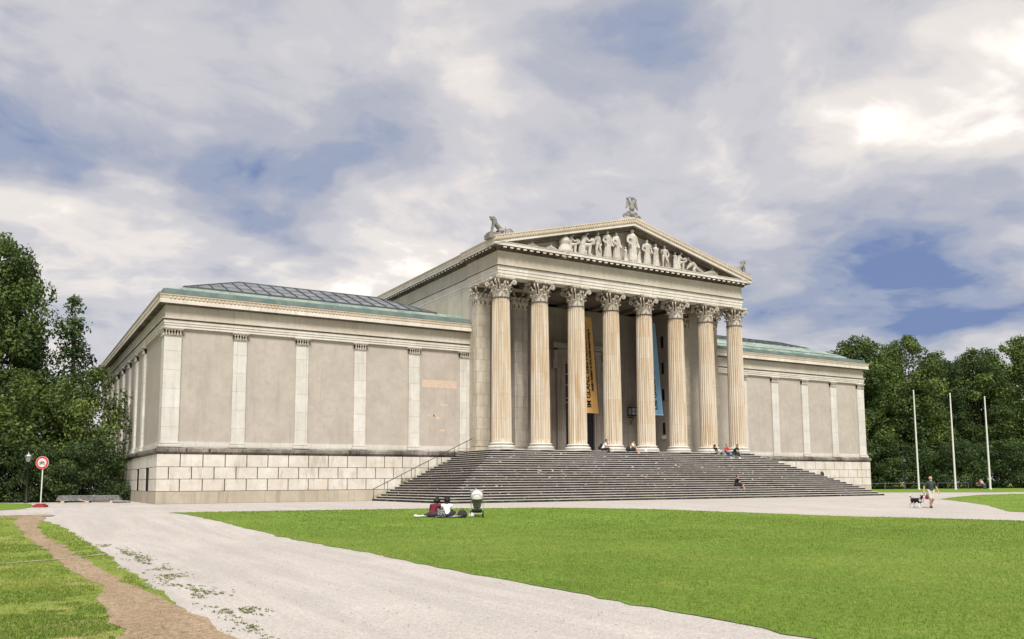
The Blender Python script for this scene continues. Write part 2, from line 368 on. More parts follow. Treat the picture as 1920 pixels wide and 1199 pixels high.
def sweep(mb, path, prof, mi=0):
    """closed profile [(outward offset, z)] swept along a plan path (list of xy), outside on the right hand side, mitred"""
    n = len(path); P = [Vector((p[0], p[1])) for p in path]; rings = []
    for i in range(n):
        d0 = (P[i]-P[i-1]).normalized() if i > 0 else None; d1 = (P[i+1]-P[i]).normalized() if i < n-1 else None
        if d0 is None: d0 = d1
        if d1 is None: d1 = d0
        n0 = Vector((d0.y, -d0.x)); n1 = Vector((d1.y, -d1.x)); b = (n0+n1).normalized(); k = 1/max(.2, b.dot(n0))
        rings.append([(P[i].x+b.x*k*o, P[i].y+b.y*k*o, z) for o, z in prof])
    m = len(prof); v = [q for r_ in rings for q in r_]
    f = [(j*m+k, (j+1)*m+k, (j+1)*m+(k+1) % m, j*m+(k+1) % m) for j in range(n-1) for k in range(m)]
    mb.add(v, f, mi); mb.add(rings[0], [tuple(range(m))], mi); mb.add(rings[-1], [tuple(range(m-1, -1, -1))], mi)
def along(path, step, off, inset=0.):
    """points spaced along a path with the outward normal"""
    out = []
    for a, b in zip(path[:-1], path[1:]):
        a = Vector(a); b = Vector(b); d = (b-a); L = d.length; d.normalize(); nn = Vector((d.y, -d.x)); n = max(1, round((L-2*inset)/step))
        for i in range(n):
            p = a+d*(inset+(L-2*inset)*(i+.5)/n)+nn*off; out.append((p, d, nn))
    return out
def blocks(mb, path, step, off, w, dep, z0, z1, mi=0, inset=0.):
    for p, d, nn in along(path, step, off, inset):
        rot = Matrix(((d.x, nn.x, 0), (d.y, nn.y, 0), (0, 0, 1)))
        mb.obox((p.x, p.y, (z0+z1)/2), (w, dep, z1-z0), rot, mi)

# ------------------------------------------------------------------ ground
YB = [-60, -30]+[-30+i*1.5 for i in range(1, 9)]
def G(y):
    def g0(y):
        t = min(1, max(0, (-18-y)/12)); return -.45*t*t*(3-2*t)
    if y >= -18: return 0.
    if y <= -30: return -.45
    k = math.floor((y+30)/1.5); a = -30+k*1.5; f = (y-a)/1.5
    return g0(a)*(1-f)+g0(a+1.5)*f
def sheet(name, poly, dz, mat, kind='structure', jitter=0., stepj=.35, **kw):
    pts = []
    n = len(poly)
    for i in range(n):
        a = Vector(poly[i]); b = Vector(poly[(i+1) % n]); L = (b-a).length; k = max(1, int(min(L, 400)/stepj)) if jitter else 1
        nn = Vector(((b-a).y, -(b-a).x)).normalized() if L else Vector((0, 0))
        for j in range(k):
            p = a.lerp(b, j/k)
            if jitter:
                q = noise.noise(Vector((p.x*1.3, p.y*1.3, 3)))*jitter*1.2+noise.noise(Vector((p.x*5, p.y*5, 9)))*jitter
                p = p+nn*q
            pts.append((p.x, p.y))
    bm = bmesh.new(); vs = [bm.verts.new((x, y, 0)) for x, y in pts]; bm.faces.new(vs)
    bmesh.ops.triangulate(bm, faces=bm.faces)
    for yb in [-30+i*1.5 for i in range(9)]:
        bmesh.ops.bisect_plane(bm, geom=bm.verts[:]+bm.edges[:]+bm.faces[:], plane_co=(0, yb, 0), plane_no=(0, 1, 0), dist=1e-5)
    for v in bm.verts: v.co.z = G(v.co.y)+dz
    bmesh.ops.recalc_face_normals(bm, faces=bm.faces)
    for f in bm.faces:
        if f.normal.z < 0: f.normal_flip()
    me = bpy.data.meshes.new(name); bm.to_mesh(me); bm.free(); me.materials.append(mat)
    o = link(bpy.data.objects.new(name, me)); tag(o, kind=kind, **kw); return o
LAWN_MAIN = [(-35.02, -17.36), (-32.88, -17.6), (-29.0, -18.2), (-24.67, -18.9), (-18.23, -20.4), (-13.39, -22.9), (-8.83, -27.2), (-6.95, -31.76), (-6.15, -36.33), (-5.94, -42), (-6, -90),
             (-33.7, -90), (-33.7, -49.27), (-33.65, -43.74), (-33.69, -40.78), (-33.55, -36.47), (-33.6, -27.13), (-34.33, -22.0)]
LAWN_LEFT = [(-39.9, -17.7), (-39.73, -20.95), (-39.26, -22.86), (-38.87, -27.36), (-38.79, -32.26), (-38.86, -37.78), (-38.83, -40.58), (-38.8, -42.11), (-39.0, -43.5), (-39.05, -47.74), (-39.05, -90), (-75, -90), (-75, -16), (-46, -16.5), (-41.01, -16.6)]
DIRT = [(-40.3, -17.9), (-40.66, -21.94), (-40.44, -23.05), (-40.32, -25.98), (-39.95, -30.83), (-39.86, -34.62), (-39.69, -37.67), (-39.57, -40.09), (-39.67, -41.87), (-39.79, -43.47), (-39.75, -44.28), (-39.72, -44.84), (-39.82, -45.4), (-39.9, -47.5), (-39.9, -60),
        (-38.7, -60), (-38.72, -47.64), (-38.76, -45.94), (-38.8, -45.0), (-38.82, -43.97), (-38.89, -42.42), (-39.02, -41.03), (-39.12, -39.68), (-39.23, -37.72), (-39.3, -35.26), (-39.42, -33.63), (-39.45, -29.43), (-39.8, -26.55), (-39.93, -23.54), (-39.75, -21.36), (-39.6, -19.0), (-39.9, -17.6)]
LAWN_UP = [(-75, 11.5), (-41.1, 11.31), (-39.4, 7.68), (-39.5, -1.93), (-40.15, -6.5), (-41.03, -8.1), (-75, -8.1)]
LAWN_R = [(12.1, -20.9), (18.2, -18.6), (25.2, -15.8), (60, -12), (60, -60), (2.73, -60), (2.73, -35.75), (2.99, -31.35), (3.52, -30.31), (6.14, -28.37), (9.17, -25.9), (10.9, -23.4)]
LAWN_F = [(40, 22), (54, 22.5), (120, 22), (300, 20), (300, -70), (75.74, -30), (51.4, -12), (39.9, -8), (34.5, -1), (35.2, 3), (36, 22)]
sheet('ground', [(-900, -900), (900, -900), (900, 900), (-900, 900)], -.004, m_gravel)
sheet('lawn', LAWN_MAIN, .006, m_lawn, jitter=.10)
sheet('lawn', LAWN_LEFT, .006, m_lawn2, jitter=.14)
sheet('lawn', LAWN_UP, .006, m_lawn, jitter=.08)
sheet('lawn', LAWN_R, .006, m_lawn, jitter=.12)
sheet('lawn', LAWN_F, .006, m_lawn, jitter=.12)
sheet('lawn', [(-300, 13), (-36, 13), (-36, 200), (-300, 200)], .006, m_lawn2)
sheet('lawn', [(36, 24), (300, 24), (300, 200), (36, 200)], .006, m_lawn2)
sheet('dirt_path', DIRT, .012, m_dirt, jitter=.10)
sheet('dirt_path', [(-42.2, -17.2), (-39.6, -16.6), (-39.2, -17.3), (-39.35, -18.6), (-40.6, -19.3), (-42.2, -18.6)], .014, m_dirt, jitter=.2)
sheet('dirt_path', [(-60, -45.2), (-40.9, -34.58), (-39.8, -34.1), (-38.75, -33.1), (-38.75, -33.3), (-39.8, -34.3), (-40.9, -34.78), (-60, -45.5)], .018, m_pale_dirt, jitter=.09)

def in_poly(x, y, poly):
    c = np.zeros(len(x), bool); n = len(poly)
    for i in range(n):
        x0, y0 = poly[i]; x1, y1 = poly[i-1]
        k = ((y0 > y) != (y1 > y)) & (x < (x1-x0)*(y-y0)/((y1-y0) if y1 != y0 else 1e-9)+x0); c ^= k
    return c
Gv = np.vectorize(G)
def blades(name, poly, cnt_fn, excl=None, h=(.025, .055), mat=m_blade, zones=(), tone=(0, 1)):
    """grass blades as thin triangles, denser near the viewpoint"""
    V = []; T = []
    for (x0, x1, y0, y1, n, hs) in zones:
        x = rng.uniform(x0, x1, n); y = rng.uniform(y0, y1, n)
        k = in_poly(x, y, poly)
        if excl: k &= ~in_poly(x, y, excl)
        x = x[k]; y = y[k]; m = len(x)
        clump = np.array([noise.noise(Vector((a*1.1, b*1.1, 0))) for a, b in zip(x, y)])
        keep = rng.random(m) < np.clip(.75+clump*.9, .15, 1) if cnt_fn else np.ones(m, bool)
        x, y, clump = x[keep], y[keep], clump[keep]; m = len(x)
        a = rng.uniform(0, 2*np.pi, m); hh = rng.uniform(h[0], h[1], m)*hs; w = hh*rng.uniform(.10, .2, m)*(1+.5*(hs-1)); ln = rng.uniform(0, .7, m)*hh; z = Gv(y)+.004
        la = rng.uniform(0, 2*np.pi, m)
        p = np.stack([np.stack([x-w*np.cos(a), y-w*np.sin(a), z], 1), np.stack([x+w*np.cos(a), y+w*np.sin(a), z], 1), np.stack([x+ln*np.cos(la), y+ln*np.sin(la), z+hh], 1)], 1)
        V.append(p.reshape(-1, 3)); t = np.clip(.45+clump*.6+rng.normal(0, .25, m), 0, 1)*(tone[1]-tone[0])+tone[0]; T.append(np.repeat(t, 3))
    V = np.concatenate(V); T = np.concatenate(T); return tri_mesh(name, V, T, mat, 3)
def tri_mesh(name, V, T, mat, k=3):
    n = len(V)//k; me = bpy.data.meshes.new(name); me.vertices.add(len(V)); me.vertices.foreach_set('co', V.astype(np.float32).ravel())
    me.loops.add(len(V)); me.loops.foreach_set('vertex_index', np.arange(len(V), dtype=np.int32))
    me.polygons.add(n); me.polygons.foreach_set('loop_start', np.arange(0, len(V), k, dtype=np.int32))
    a = me.attributes.new('tone', 'FLOAT', 'POINT'); a.data.foreach_set('value', T.astype(np.float32))
    me.materials.append(mat); me.update(calc_edges=True); me.validate(); return me
def stuff(name, me, label=None):
    o = link(bpy.data.objects.new(name, me)); o['kind'] = 'stuff'; return o
def lawn_blades(poly, excl, n, rmax, tone, a0=-.18, a1=1.25, worn=False):
    """grass blades thinning out with distance, coarser far away"""
    r = 8.0*np.exp(rng.uniform(0, math.log(rmax/8.0), n)); a = rng.uniform(a0, a1, n); x = -40.93+r*np.sin(a); y = -55.41+r*np.cos(a)
    jx = np.array([noise.noise(Vector((p*1.5, q*1.5, 2)))+noise.noise(Vector((p*6, q*6, 7)))*.6 for p, q in zip(x, y)])*.16
    k = in_poly(x+jx*.6, y, poly) & (y > -52)
    if excl: k &= ~in_poly(x+jx*1.3, y, excl) | (rng.random(n) < .03)
    if worn: k &= (np.array([noise.noise(Vector((p*.8, q*.8, 12)))+.5*noise.noise(Vector((p*3, q*3, 1))) for p, q in zip(x, y)]) < .10) | (rng.random(n) < .15)
    x, y, r = x[k], y[k], r[k]; m = len(x)
    cl = np.array([noise.noise(Vector((p*.55, q*.55, 0)))*.6+noise.noise(Vector((p*2.2, q*2.2, 4)))*.4 for p, q in zip(x, y)])
    kp = rng.random(m) < np.clip(.7+cl*.9, .1, 1); x, y, r, cl = x[kp], y[kp], r[kp], cl[kp]; m = len(x)
    hh = rng.uniform(.012, .032, m)*(1+r/60); w = np.maximum(hh*.13, r/854*.33); ln = rng.uniform(.2, 1.3, m)*hh; z = Gv(y)+.004; b = rng.uniform(0, 6.283, m); la = rng.uniform(0, 6.283, m)
    p = np.stack([np.stack([x-w*np.cos(b), y-w*np.sin(b), z], 1), np.stack([x+w*np.cos(b), y+w*np.sin(b), z], 1), np.stack([x+ln*np.cos(la), y+ln*np.sin(la), z+hh], 1)], 1)
    big = np.array([noise.noise(Vector((p*.16, q*.10, 20))) for p, q in zip(x, y)])
    t = np.clip(.50+cl*.8+big*.7+rng.normal(0, .20, m), 0, 1)*(tone[1]-tone[0])+tone[0]
    return tri_mesh('grass', p.reshape(-1, 3), np.repeat(t, 3), m_blade, 3)
stuff('grass', lawn_blades(LAWN_MAIN, None, 460000, 62, (0, 1)))
stuff('grass', lawn_blades(LAWN_LEFT, DIRT, 400000, 45, (.15, 1.25), -.25, .25, True))
stuff('grass', lawn_blades(LAWN_R, None, 90000, 90, (0, 1)))
# weeds creeping on the gravel beside the worn lawn
def weeds():
    V = []; T = []
    path = [(-38.62, -29.5), (-38.45, -32.5), (-38.35, -35.5), (-38.42, -38.7), (-38.38, -41.25), (-38.36, -43.), (-38.36, -44.6), (-38.42, -47.)]
    for k in range(1300):
        s_ = rng.uniform(0, len(path)-1.001); i = int(s_); f = s_-i
        cx = path[i][0]*(1-f)+path[i+1][0]*f+rng.normal(.05, .14)+(.25*rng.random() if rng.random() < .25 else 0); cy = path[i][1]*(1-f)+path[i+1][1]*f
        if noise.noise(Vector((cx*2.5, cy*.8, 5))) < -.02: continue
        m = int(rng.integers(4, 14)); rr = rng.uniform(.006, .022)
        x = cx+rng.normal(0, rr, m); y = cy+rng.normal(0, rr*2, m); a = rng.uniform(0, 6.28, m); hh = rng.uniform(.006, .02, m); w = rng.uniform(.005, .011, m); la = rng.uniform(0, 6.28, m); z = Gv(y)
        p = np.stack([np.stack([x-w*np.cos(a), y-w*np.sin(a), z], 1), np.stack([x+w*np.cos(a), y+w*np.sin(a), z], 1), np.stack([x+hh*np.cos(la), y+hh*np.sin(la), z+hh], 1)], 1)
        V.append(p.reshape(-1, 3)); T.append(np.repeat(rng.uniform(.2, 1, m), 3))
    return tri_mesh('weeds', np.concatenate(V), np.concatenate(T), m_weed)
stuff('weeds', weeds())
# dry stems and scattered grass on the dirt path
stuff('grass', blades('straggling_grass', DIRT, False, None, h=(.015, .035), zones=[(-40, -38.6, -47, -38, 2600, 1.), (-41, -39, -38, -18, 1500, 1.3)], tone=(.5, 1)))
# loose pebbles near the viewpoint
def pebbles():
    n = 16000; x = rng.uniform(-40, -27, n); y = rng.uniform(-49, -30, n); k = ~in_poly(x, y, LAWN_MAIN) & ~in_poly(x, y, [(-38.9, -16), (-38.9, -90), (-75, -90), (-75, -16)]); k |= in_poly(x, y, DIRT)
    x = x[k]; y = y[k]; n = len(x); r = rng.uniform(.003, .010, n); z = Gv(y)+.012
    a = rng.uniform(0, 2, n); b = [a+i*2.094 for i in range(3)]
    base = [np.stack([x+r*np.cos(q), y+r*np.sin(q), z-.01], 1) for q in b]; top = np.stack([x, y, z+r*.8-.008], 1)
    V = np.stack([base[0], base[1], top, base[1], base[2], top, base[2], base[0], top], 1).reshape(-1, 3)
    return tri_mesh('pebbles', V, np.zeros(len(V)), m_gravel)
stuff('pebbles', pebbles())
def litter():
    n = 900; x = rng.uniform(-39.5, -30, n); y = -49+31*rng.random(n)**1.3; k = ~in_poly(x, y, [(-38.9, -16), (-38.9, -90), (-75, -90), (-75, -16)])
    x = x[k]; y = y[k]; n = len(x); z = Gv(y)+.012; V = []
    a = rng.uniform(0, 6.28, n); r = rng.uniform(.008, .022, n)
    c, s_ = np.cos(a)*r, np.sin(a)*r; up_ = rng.uniform(0, .012, n)
    p = np.stack([np.stack([x-c, y-s_, z], 1), np.stack([x+s_*.6, y-c*.6, z+up_], 1), np.stack([x+c, y+s_, z], 1), np.stack([x-s_*.6, y+c*.6, z+up_*.5], 1)], 1)
    return tri_mesh('fallen_leaves', p.reshape(-1, 3), np.repeat(rng.uniform(0, 1, n), 4), m_dead, 4)
m_dead = foliage('dead_leaves', (.07, .05, .03), (.14, .10, .05), (.16, .18, .07))
stuff('fallen_leaves', litter())

# ------------------------------------------------------------------ the museum
B = thing('museum_building', 'long classical stone museum with a columned temple portico in the middle', 'building', (0, 0, 0))
XC, ZC = 32.9, 3.46        # wing corner pilaster face, ledge top
DEP = 40.
def wing_path(x_off=0., y_off=0.):
    return None
pathL = [(-XC, DEP), (-XC, 0), (-11.6, 0)]; pathR = [(11.6, 0), (XC, 0), (XC, DEP)]
# socle: foot course, backing, rusticated blocks
for pth in (pathL, pathR): f = MB(); sweep(f, pth, [(-.8, 0), (.19, 0), (.19, .745), (-.8, .745)]); f.build('socle_foot', m_foot, B)
for pth in (pathL, pathR): bk = MB(); sweep(bk, pth, [(-.8, .74), (.105, .74), (.105, 3.03), (-.8, 3.03)]); bk.build('socle_joint_backing', m_joint, B)
bl = MB(); rows = [(.775, 1.485), (1.515, 2.225), (2.255, 3.005)]
SW = [(2.95, 4.5), (7.5, 8.75)]                                   # basement windows in the side wall
for r_, (z0, z1) in enumerate(rows):
    for s in (-1, 1):
        x = XC+.19; off = .65 if r_ % 2 else 0.; first = True
        while x > 12:
            w = (1.33-off if first and off else 1.33); x2 = max(x-w, 11.9); g = .028
            a, b_ = sorted((s*(x-(0 if first else g)), s*(x2+g)))
            bl.box(a, b_, -.19, -.08, z0, z1); x = x2; first = False
        y = -.1; first = True
        while y < DEP:
            w = 1.33-off if first and off else 1.33; y2 = y+w; cuts = [(y+g, y2-g)]
            if s < 0 and r_ < 2:
                for wa, wb in SW:
                    nc = []
                    for a, b_ in cuts:
                        if b_ <= wa or a >= wb: nc.append((a, b_))
                        else:
                            if a < wa: nc.append((a, wa))
                            if b_ > wb: nc.append((wb, b_))
                    cuts = nc
            for a, b_ in cuts:
                X0, X1 = sorted((s*(XC+.19), s*(XC+.08)))
                if first: a = -.0775
                if b_-a > .03: bl.box(X0, X1, a, b_, z0, z1)
            y = y2; first = False
bl.build('socle_block_courses', m_block, B)
for wa, wb in SW:
    wn = MB(); wn.box(-XC-.15, -XC-.05, wa, wb, .76, 2.24); wn.build('basement_window', m_void, B)
# ledge
for pth in (pathL, pathR):
    lg = MB(); sweep(lg, pth, [(-.8, 3.035), (.14, 3.035), (.16, 3.09), (.24, 3.12), (.29, 3.17), (.29, 3.34), (.25, 3.37), (-.02, 3.46), (-.8, 3.46)])
    lg.build('ledge', m_ledge, B)
# walls
wl = MB()
sweep(wl, [(-XC+.15, DEP), (-XC+.15, .15), (-11.4, .15)], [(-.5, 3.455), (0, 3.455), (0, 10.83), (-.5, 10.83)])
wl.build('rendered_wall', m_plaster, B)
wl = MB(); sweep(wl, [(11.4, .15), (XC-.15, .15), (XC-.15, DEP)], [(-.5, 3.455), (0, 3.455), (0, 10.83), (-.5, 10.83)])
wl.build('rendered_wall', m_plaster, B)
for pth in ([(-XC+.15, DEP), (-XC+.15, .15), (-11.4, .15)], [(11.4, .15), (XC-.15, .15), (XC-.15, DEP)]):
    st = MB(); sweep(st, pth, [(-.2, 3.458), (.07, 3.458), (.07, 3.80), (-.2, 3.80)])
    st.build('wall_plinth_band', m_pil, B)
pm = MB(); pm.box(-15.5, -12.75, .146, .2, 8.02, 8.56); pm.build('repair_patch', m_patch, B)
for k in range(9):
    pm = MB()
    cx = random.uniform(-15.4, -13); cz = random.choice((6.7, 5.9, 4.9, 4.7))+random.uniform(-.2, .2); pm.box(cx, cx+random.uniform(.08, .45), .146, .2, cz, cz+random.uniform(.06, .22)); pm.build('repair_patch', m_patch, B)
pm = MB(); pm.box(11.9, 13.4, .146, .2, 7.9, 8.5); pm.build('repair_patch', m_patch, B)
# pilasters
def pilaster(w, front=True):
    h = w/2; s = MB(); s.box(-h, h, -.0, .2, 3.80, 10.28)
    return s
def make_pilaster(x, y, w, axis):
    """axis 0: faces -Y; -1: faces -X; +1 faces +X; depth runs inwards"""
    e = bpy.data.objects.new('pilaster', None); link(e); e.parent = B; h = w/2
    rot = {0: 0., -1: -math.pi/2, 1: math.pi/2}[axis]
    s = MB(); s.box(-h, h, 0, .2, 3.79, 10.26); o1 = s.build('shaft', m_pil, e)
    b = MB(); b.box(-h-.14, h+.14, -.14, .2, 3.462, 3.56); b.box(-h-.10, h+.10, -.10, .2, 3.56, 3.64); b.box(-h-.03, h+.03, -.03, .2, 3.64, 3.67); b.box(-h-.07, h+.07, -.07, .2, 3.67, 3.75); b.box(-h-.02, h+.02, -.02, .2, 3.75, 3.79)
    b.build('base', m_pil, e)
    c = MB(); c.box(-h-.02, h+.02, -.02, .2, 10.26, 10.30); c.box(-h+.01, h-.01, -.008, .2, 10.30, 10.66, 1)
    n = 5 if w < .9 else 6
    for i in range(n):                                            # carved palmettes on the neck
        cx = -h+w*(i+.5)/n
        c.obox((cx, -.03, 10.46), (w/n*.30, .07, .30), None); c.obox((cx-w/n*.27, -.02, 10.42), (w/n*.14, .06, .20), Matrix.Rotation(.3, 3, 'Y')); c.obox((cx+w/n*.27, -.02, 10.42), (w/n*.14, .06, .20), Matrix.Rotation(-.3, 3, 'Y'))
        c.sphere((cx, -.05, 10.60), .055, 8)
    c.box(-h-.04, h+.04, -.05, .2, 10.66, 10.70); c.box(-h-.09, h+.09, -.10, .2, 10.70, 10.76, 2); c.box(-h-.12, h+.12, -.13, .2, 10.76, 10.812, 2)
    c.build('capital', [m_cap, m_riser, m_pil], e)
    e.location = (x, y, 0); e.rotation_euler = (0, 0, rot)
    return e
pA = make_pilaster(-32.39, 0, 1.0, 0)
pB = make_pilaster(-28.333, 0, .84, 0)
def cp(src, x, y, axis):
    c = dup(src, B, (x, y, 0)); c.rotation_euler = (0, 0, {0: 0., -1: -math.pi/2, 1: math.pi/2}[axis]); return c
cp(pA, 32.39, 0, 0); cp(pA, -XC+.0015, .503, -1); cp(pA, XC-.0015, .503, 1)
for k in range(1, 6):
    x = 32.38-4.047*k
    if k > 1: cp(pB, -x, 0, 0)
    cp(pB, x, 0, 0)
for k in range(7):
    cp(pB, -XC, 9.1+k*4.15, -1)
    if k < 3: cp(pB, XC, 9.1+k*4.15, 1)
# entablature of the wings
for pth in (pathL, pathR):
    a = MB(); sweep(a, pth, [(-.9, 10.81), (.0, 10.81), (.0, 10.955), (.035, 10.965), (.035, 11.105), (.07, 11.115), (.07, 11.27), (-.9, 11.27)])
    a.build('architrave', m_ent, B)
    a = MB(); sweep(a, pth, [(-.9, 11.27), (.075, 11.27), (.10, 11.29), (.13, 11.33), (.13, 11.352), (-.9, 11.352)]); a.build('architrave_moulding', m_soot_shade, B)
    a = MB(); sweep(a, pth, [(-.9, 11.352), (.15, 11.352), (.16, 11.40), (-.9, 11.40)]); a.build('architrave_fillet', m_ent, B)
    a = MB(); sweep(a, pth, [(-.9, 11.40), (.0, 11.40), (.0, 12.20), (-.9, 12.20)]); a.build('frieze', m_frieze, B)
    a = MB(); sweep(a, pth, [(-.9, 12.20), (.04, 12.20), (.08, 12.235), (.37, 12.24), (.37, 12.262), (-.9, 12.262)])  # thin strip under the corona, soffit shade put into its dark colour
    blocks(a, pth, .14, .05, .075, .09, 12.205, 12.238, 0, .05); a.build('bed_moulding', m_soot_shade, B); a = MB()
    sweep(a, pth, [(-.9, 12.264), (.40, 12.268), (.40, 12.47), (.39, 12.49), (.39, 12.52), (-.9, 12.52)])
    a.build('cornice', m_ent, B)
    a = MB(); sweep(a, pth, [(-.9, 12.52), (.375, 12.52), (.39, 12.58), (.41, 12.72), (.45, 12.76), (.45, 12.82), (-.9, 12.82)])
    blocks(a, pth, .24, .415, .11, .05, 12.565, 12.70, 0, .1); a.build('gutter_moulding', m_sima, B)
# copper roof and glazed hip of each wing
def wing_roof(s):
    c = MB(); X0, X1, Y0, Y1 = (-XC-.46, -11.7, -.46, DEP+.4)
    def P(x, y, z): return (s*x, y, z)
    def q(pts, mi=0): c.add([P(*p) for p in pts], [tuple(range(len(pts)))], mi)
    zc = 12.822; a = .15; b = .75
    def ring(i, z): return [P(X0+i, Y1, z), P(X0+i, Y0+i, z), P(X1, Y0+i, z)]
    R_ = [ring(0., zc), ring(0., 12.88), ring(.25, 12.90), ring(.28, 13.20), ring(.50, 13.22), ring(1.5, 13.38), ring(1.52, 13.62), ring(1.72, 13.70)]
    mats_ = [1, 1, 1, 1, 0, 0, 0]
    for j in range(len(R_)-1):
        A, Bq = R_[j], R_[j+1]
        for i in range(2): c.add([A[i], A[i+1], Bq[i+1], Bq[i]], [(0, 1, 2, 3)], mats_[j])
    # flat copper deck behind the front strip
    q([(X0+1.72, Y1, 13.62), (X0+1.72, 1.33+8.4, 13.62), (X0+3, 1.33+8.4, 13.62), (X0+3, Y1, 13.62)]); q([(X0+3, 9.7, 13.62), (X1, 9.7, 13.62), (X1, Y1, 13.62), (X0+3, Y1, 13.62)])
    # covering piece by the hall, with its own little hip
    q([(-13.9, 1.28, 13.6), (X1, 1.28, 13.62), (X1, 5.5, 14.6), (-13.9, 5.5, 14.6)]); q([(-13.9, 9.7, 13.62), (-13.9, 1.28, 13.6), (-13.9, 5.5, 14.6)])
    q([(X1, 9.7, 13.62), (-13.9, 9.7, 13.62), (-13.9, 5.5, 14.6), (X1, 5.5, 14.6)])
    # standing seams
    x = X0+1.2
    while x < X1:
        c.obox(P(x, .65, 13.23), (.05, 1.3, .06), Matrix.Rotation(.09, 3, 'X')); c.obox(P(x+.5, 1.235, 13.42), (.04, .04, .30)); x += 1.02
    y = 1.2
    while y < DEP and s > 0:
        c.obox(P(X0+1.0, y, 13.23), (1.2, .05, .06)); y += 1.1
    c.obox(P(X0+1.2, 2.2, 13.52), (.9, .8, .3)); c.sphere(P(X0+1.5, .9, 13.32), .22, 12, 1, (1, 1, .7))
    c.build('copper_roof', [m_cop, m_cop2], B)
    x0, x1, y0, y1, z0 = -31.62, -13.85, 1.25, 9.95, 13.74; m = 4.35; z1 = 15.42
    if s < 0:                                                     # the copper slope reaches higher here
        k = .55; lo = [(x0, y0, z0), (x1, y0, z0), (x1, y1, z0), (x0, y1, z0)]; hi_ = [(x0+m*k, y0+m*k, z0+(z1-z0)*k), (x1-m*k, y0+m*k, z0+(z1-z0)*k), (x1-m*k, y1-m*k, z0+(z1-z0)*k), (x0+m*k, y1-m*k, z0+(z1-z0)*k)]
        cs = MB()
        for i in range(4): j = (i+1) % 4; cs.add([P(*lo[i]), P(*lo[j]), P(*hi_[j]), P(*hi_[i])], [(0, 1, 2, 3)])
        xx = x0+2.6
        while xx < x1-2.4: cs.tube([P(xx, y0+.02, z0+.02), P(xx, y0+m*k, z0+(z1-z0)*k+.02)], .03, 4); xx += .95
        cs.build('copper_slope', m_cop, B)
        x0, y0, z0 = hi_[0]; x1, y1 = hi_[2][0], hi_[2][1]; z0 += .03; m *= 1-k
    g = MB(); e12 = 1.2 if s > 0 else .5
    A = [(x0, y0, z0), (x1, y0, z0), (x1, y1, z0), (x0, y1, z0)]; T = [(x0+m, (y0+y1)/2, z1), (x1-m+e12, (y0+y1)/2, z1)]
    for fc in ([A[0], A[1], T[1], T[0]], [A[1], A[2], T[1]], [A[2], A[3], T[0], T[1]], [A[3], A[0], T[0]]): g.add([P(*p) for p in fc], [tuple(range(len(fc)))])
    e = g.build('skylight', m_glass, B)
    fr = MB()
    def bar(p, q_, r=.035): fr.tube([P(*p), P(*q_)], r, 6)
    for i in range(4): bar(A[i], A[(i+1) % 4], .06)
    for i, t in ((0, 0), (1, 1), (2, 1), (3, 0)): bar(A[i], T[t], .05)
    bar(T[0], T[1], .05)
    fr.box(*sorted((s*x0, s*x1)), y0-.10, y0-.03, z0-.14, z0+.02); fr.box(*sorted((s*(x0-.09), s*(x0-.03))), y0-.1, y1, z0-.14, z0+.02)
    x = x0+.9; ym = (y0+y1)/2
    while x < x1-.3:
        u = min(1, (x-x0)/m, max(0, (x1-x)/(m-e12))); yt = y0+(ym-y0)*u; zt = z0+(z1-z0)*u
        bar((x, y0, z0+.03), (x, yt, zt+.03)); x += .93
    for k in (.34, .67):
        bar((x0+m*k, y0+(ym-y0)*k, z0+(z1-z0)*k+.02), (x1-(m-e12)*k, y0+(ym-y0)*k, z0+(z1-z0)*k+.005), .010)
    y = y0+.9
    while y < y1:
        u = min(1, (y-y0)/(ym-y0), (y1-y)/(y1-ym)); bar((x0, y, z0+.03), (x0+m*u, y, z0+(z1-z0)*u+.03)); y += .93
    fr.build('glazing_bars', m_lead, e)
wing_roof(-1); wing_roof(1)
# --- central hall
pd = MB(); pd.box(-12.3, 12.3, -4.60, 3.2, .0, 3.448); pd.build('portico_floor', m_tread, B)
XA, XI, YA, YW, YR = 11.87, 7.5, -1.3, -.8, 2.9
for s in (-1, 1):
    w = MB()
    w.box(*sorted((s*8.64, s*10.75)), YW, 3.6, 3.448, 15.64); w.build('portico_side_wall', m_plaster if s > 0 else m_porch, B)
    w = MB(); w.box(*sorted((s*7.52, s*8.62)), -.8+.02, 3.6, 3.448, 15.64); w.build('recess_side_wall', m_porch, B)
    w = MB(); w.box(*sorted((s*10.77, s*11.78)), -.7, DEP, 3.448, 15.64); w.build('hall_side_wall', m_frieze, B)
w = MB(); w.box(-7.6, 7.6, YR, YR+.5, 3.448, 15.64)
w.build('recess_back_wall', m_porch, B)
# antae: four square piers with capitals
def make_anta(x, mat):
    e = bpy.data.objects.new('anta', None); link(e); e.parent = B; h = .56
    s = MB(); s.box(-h, h, 0, .65, 3.94, 14.12); s.build('shaft', mat, e)
    b = MB(); b.box(-h-.16, h+.16, -.16, .8, 3.45, 3.60); b.box(-h-.12, h+.12, -.12, .78, 3.60, 3.74); b.box(-h-.04, h+.04, -.04, .7, 3.74, 3.80); b.box(-h-.08, h+.08, -.08, .74, 3.80, 3.90); b.box(-h-.03, h+.03, -.03, .7, 3.90, 3.94)
    b.build('base', mat, e)
    c = MB(); c.box(-h-.02, h+.02, -.02, .66, 14.12, 14.20); c.box(-h, h, 0, .65, 14.20, 15.40, 1)  # dark core: shade between the leaves put into its colour
    leaf_rows(c, [(-h, 0), (h, 0), (h, .65), (-h, .65)][::1], 14.2)
    c.box(-h-.2, h+.2, -.2, .85, 15.42, 15.50); c.box(-h-.25, h+.25, -.25, .9, 15.50, 15.625)
    c.build('capital', [m_cap, m_soot_shade], e); e.location = (x, YA, 0); return e
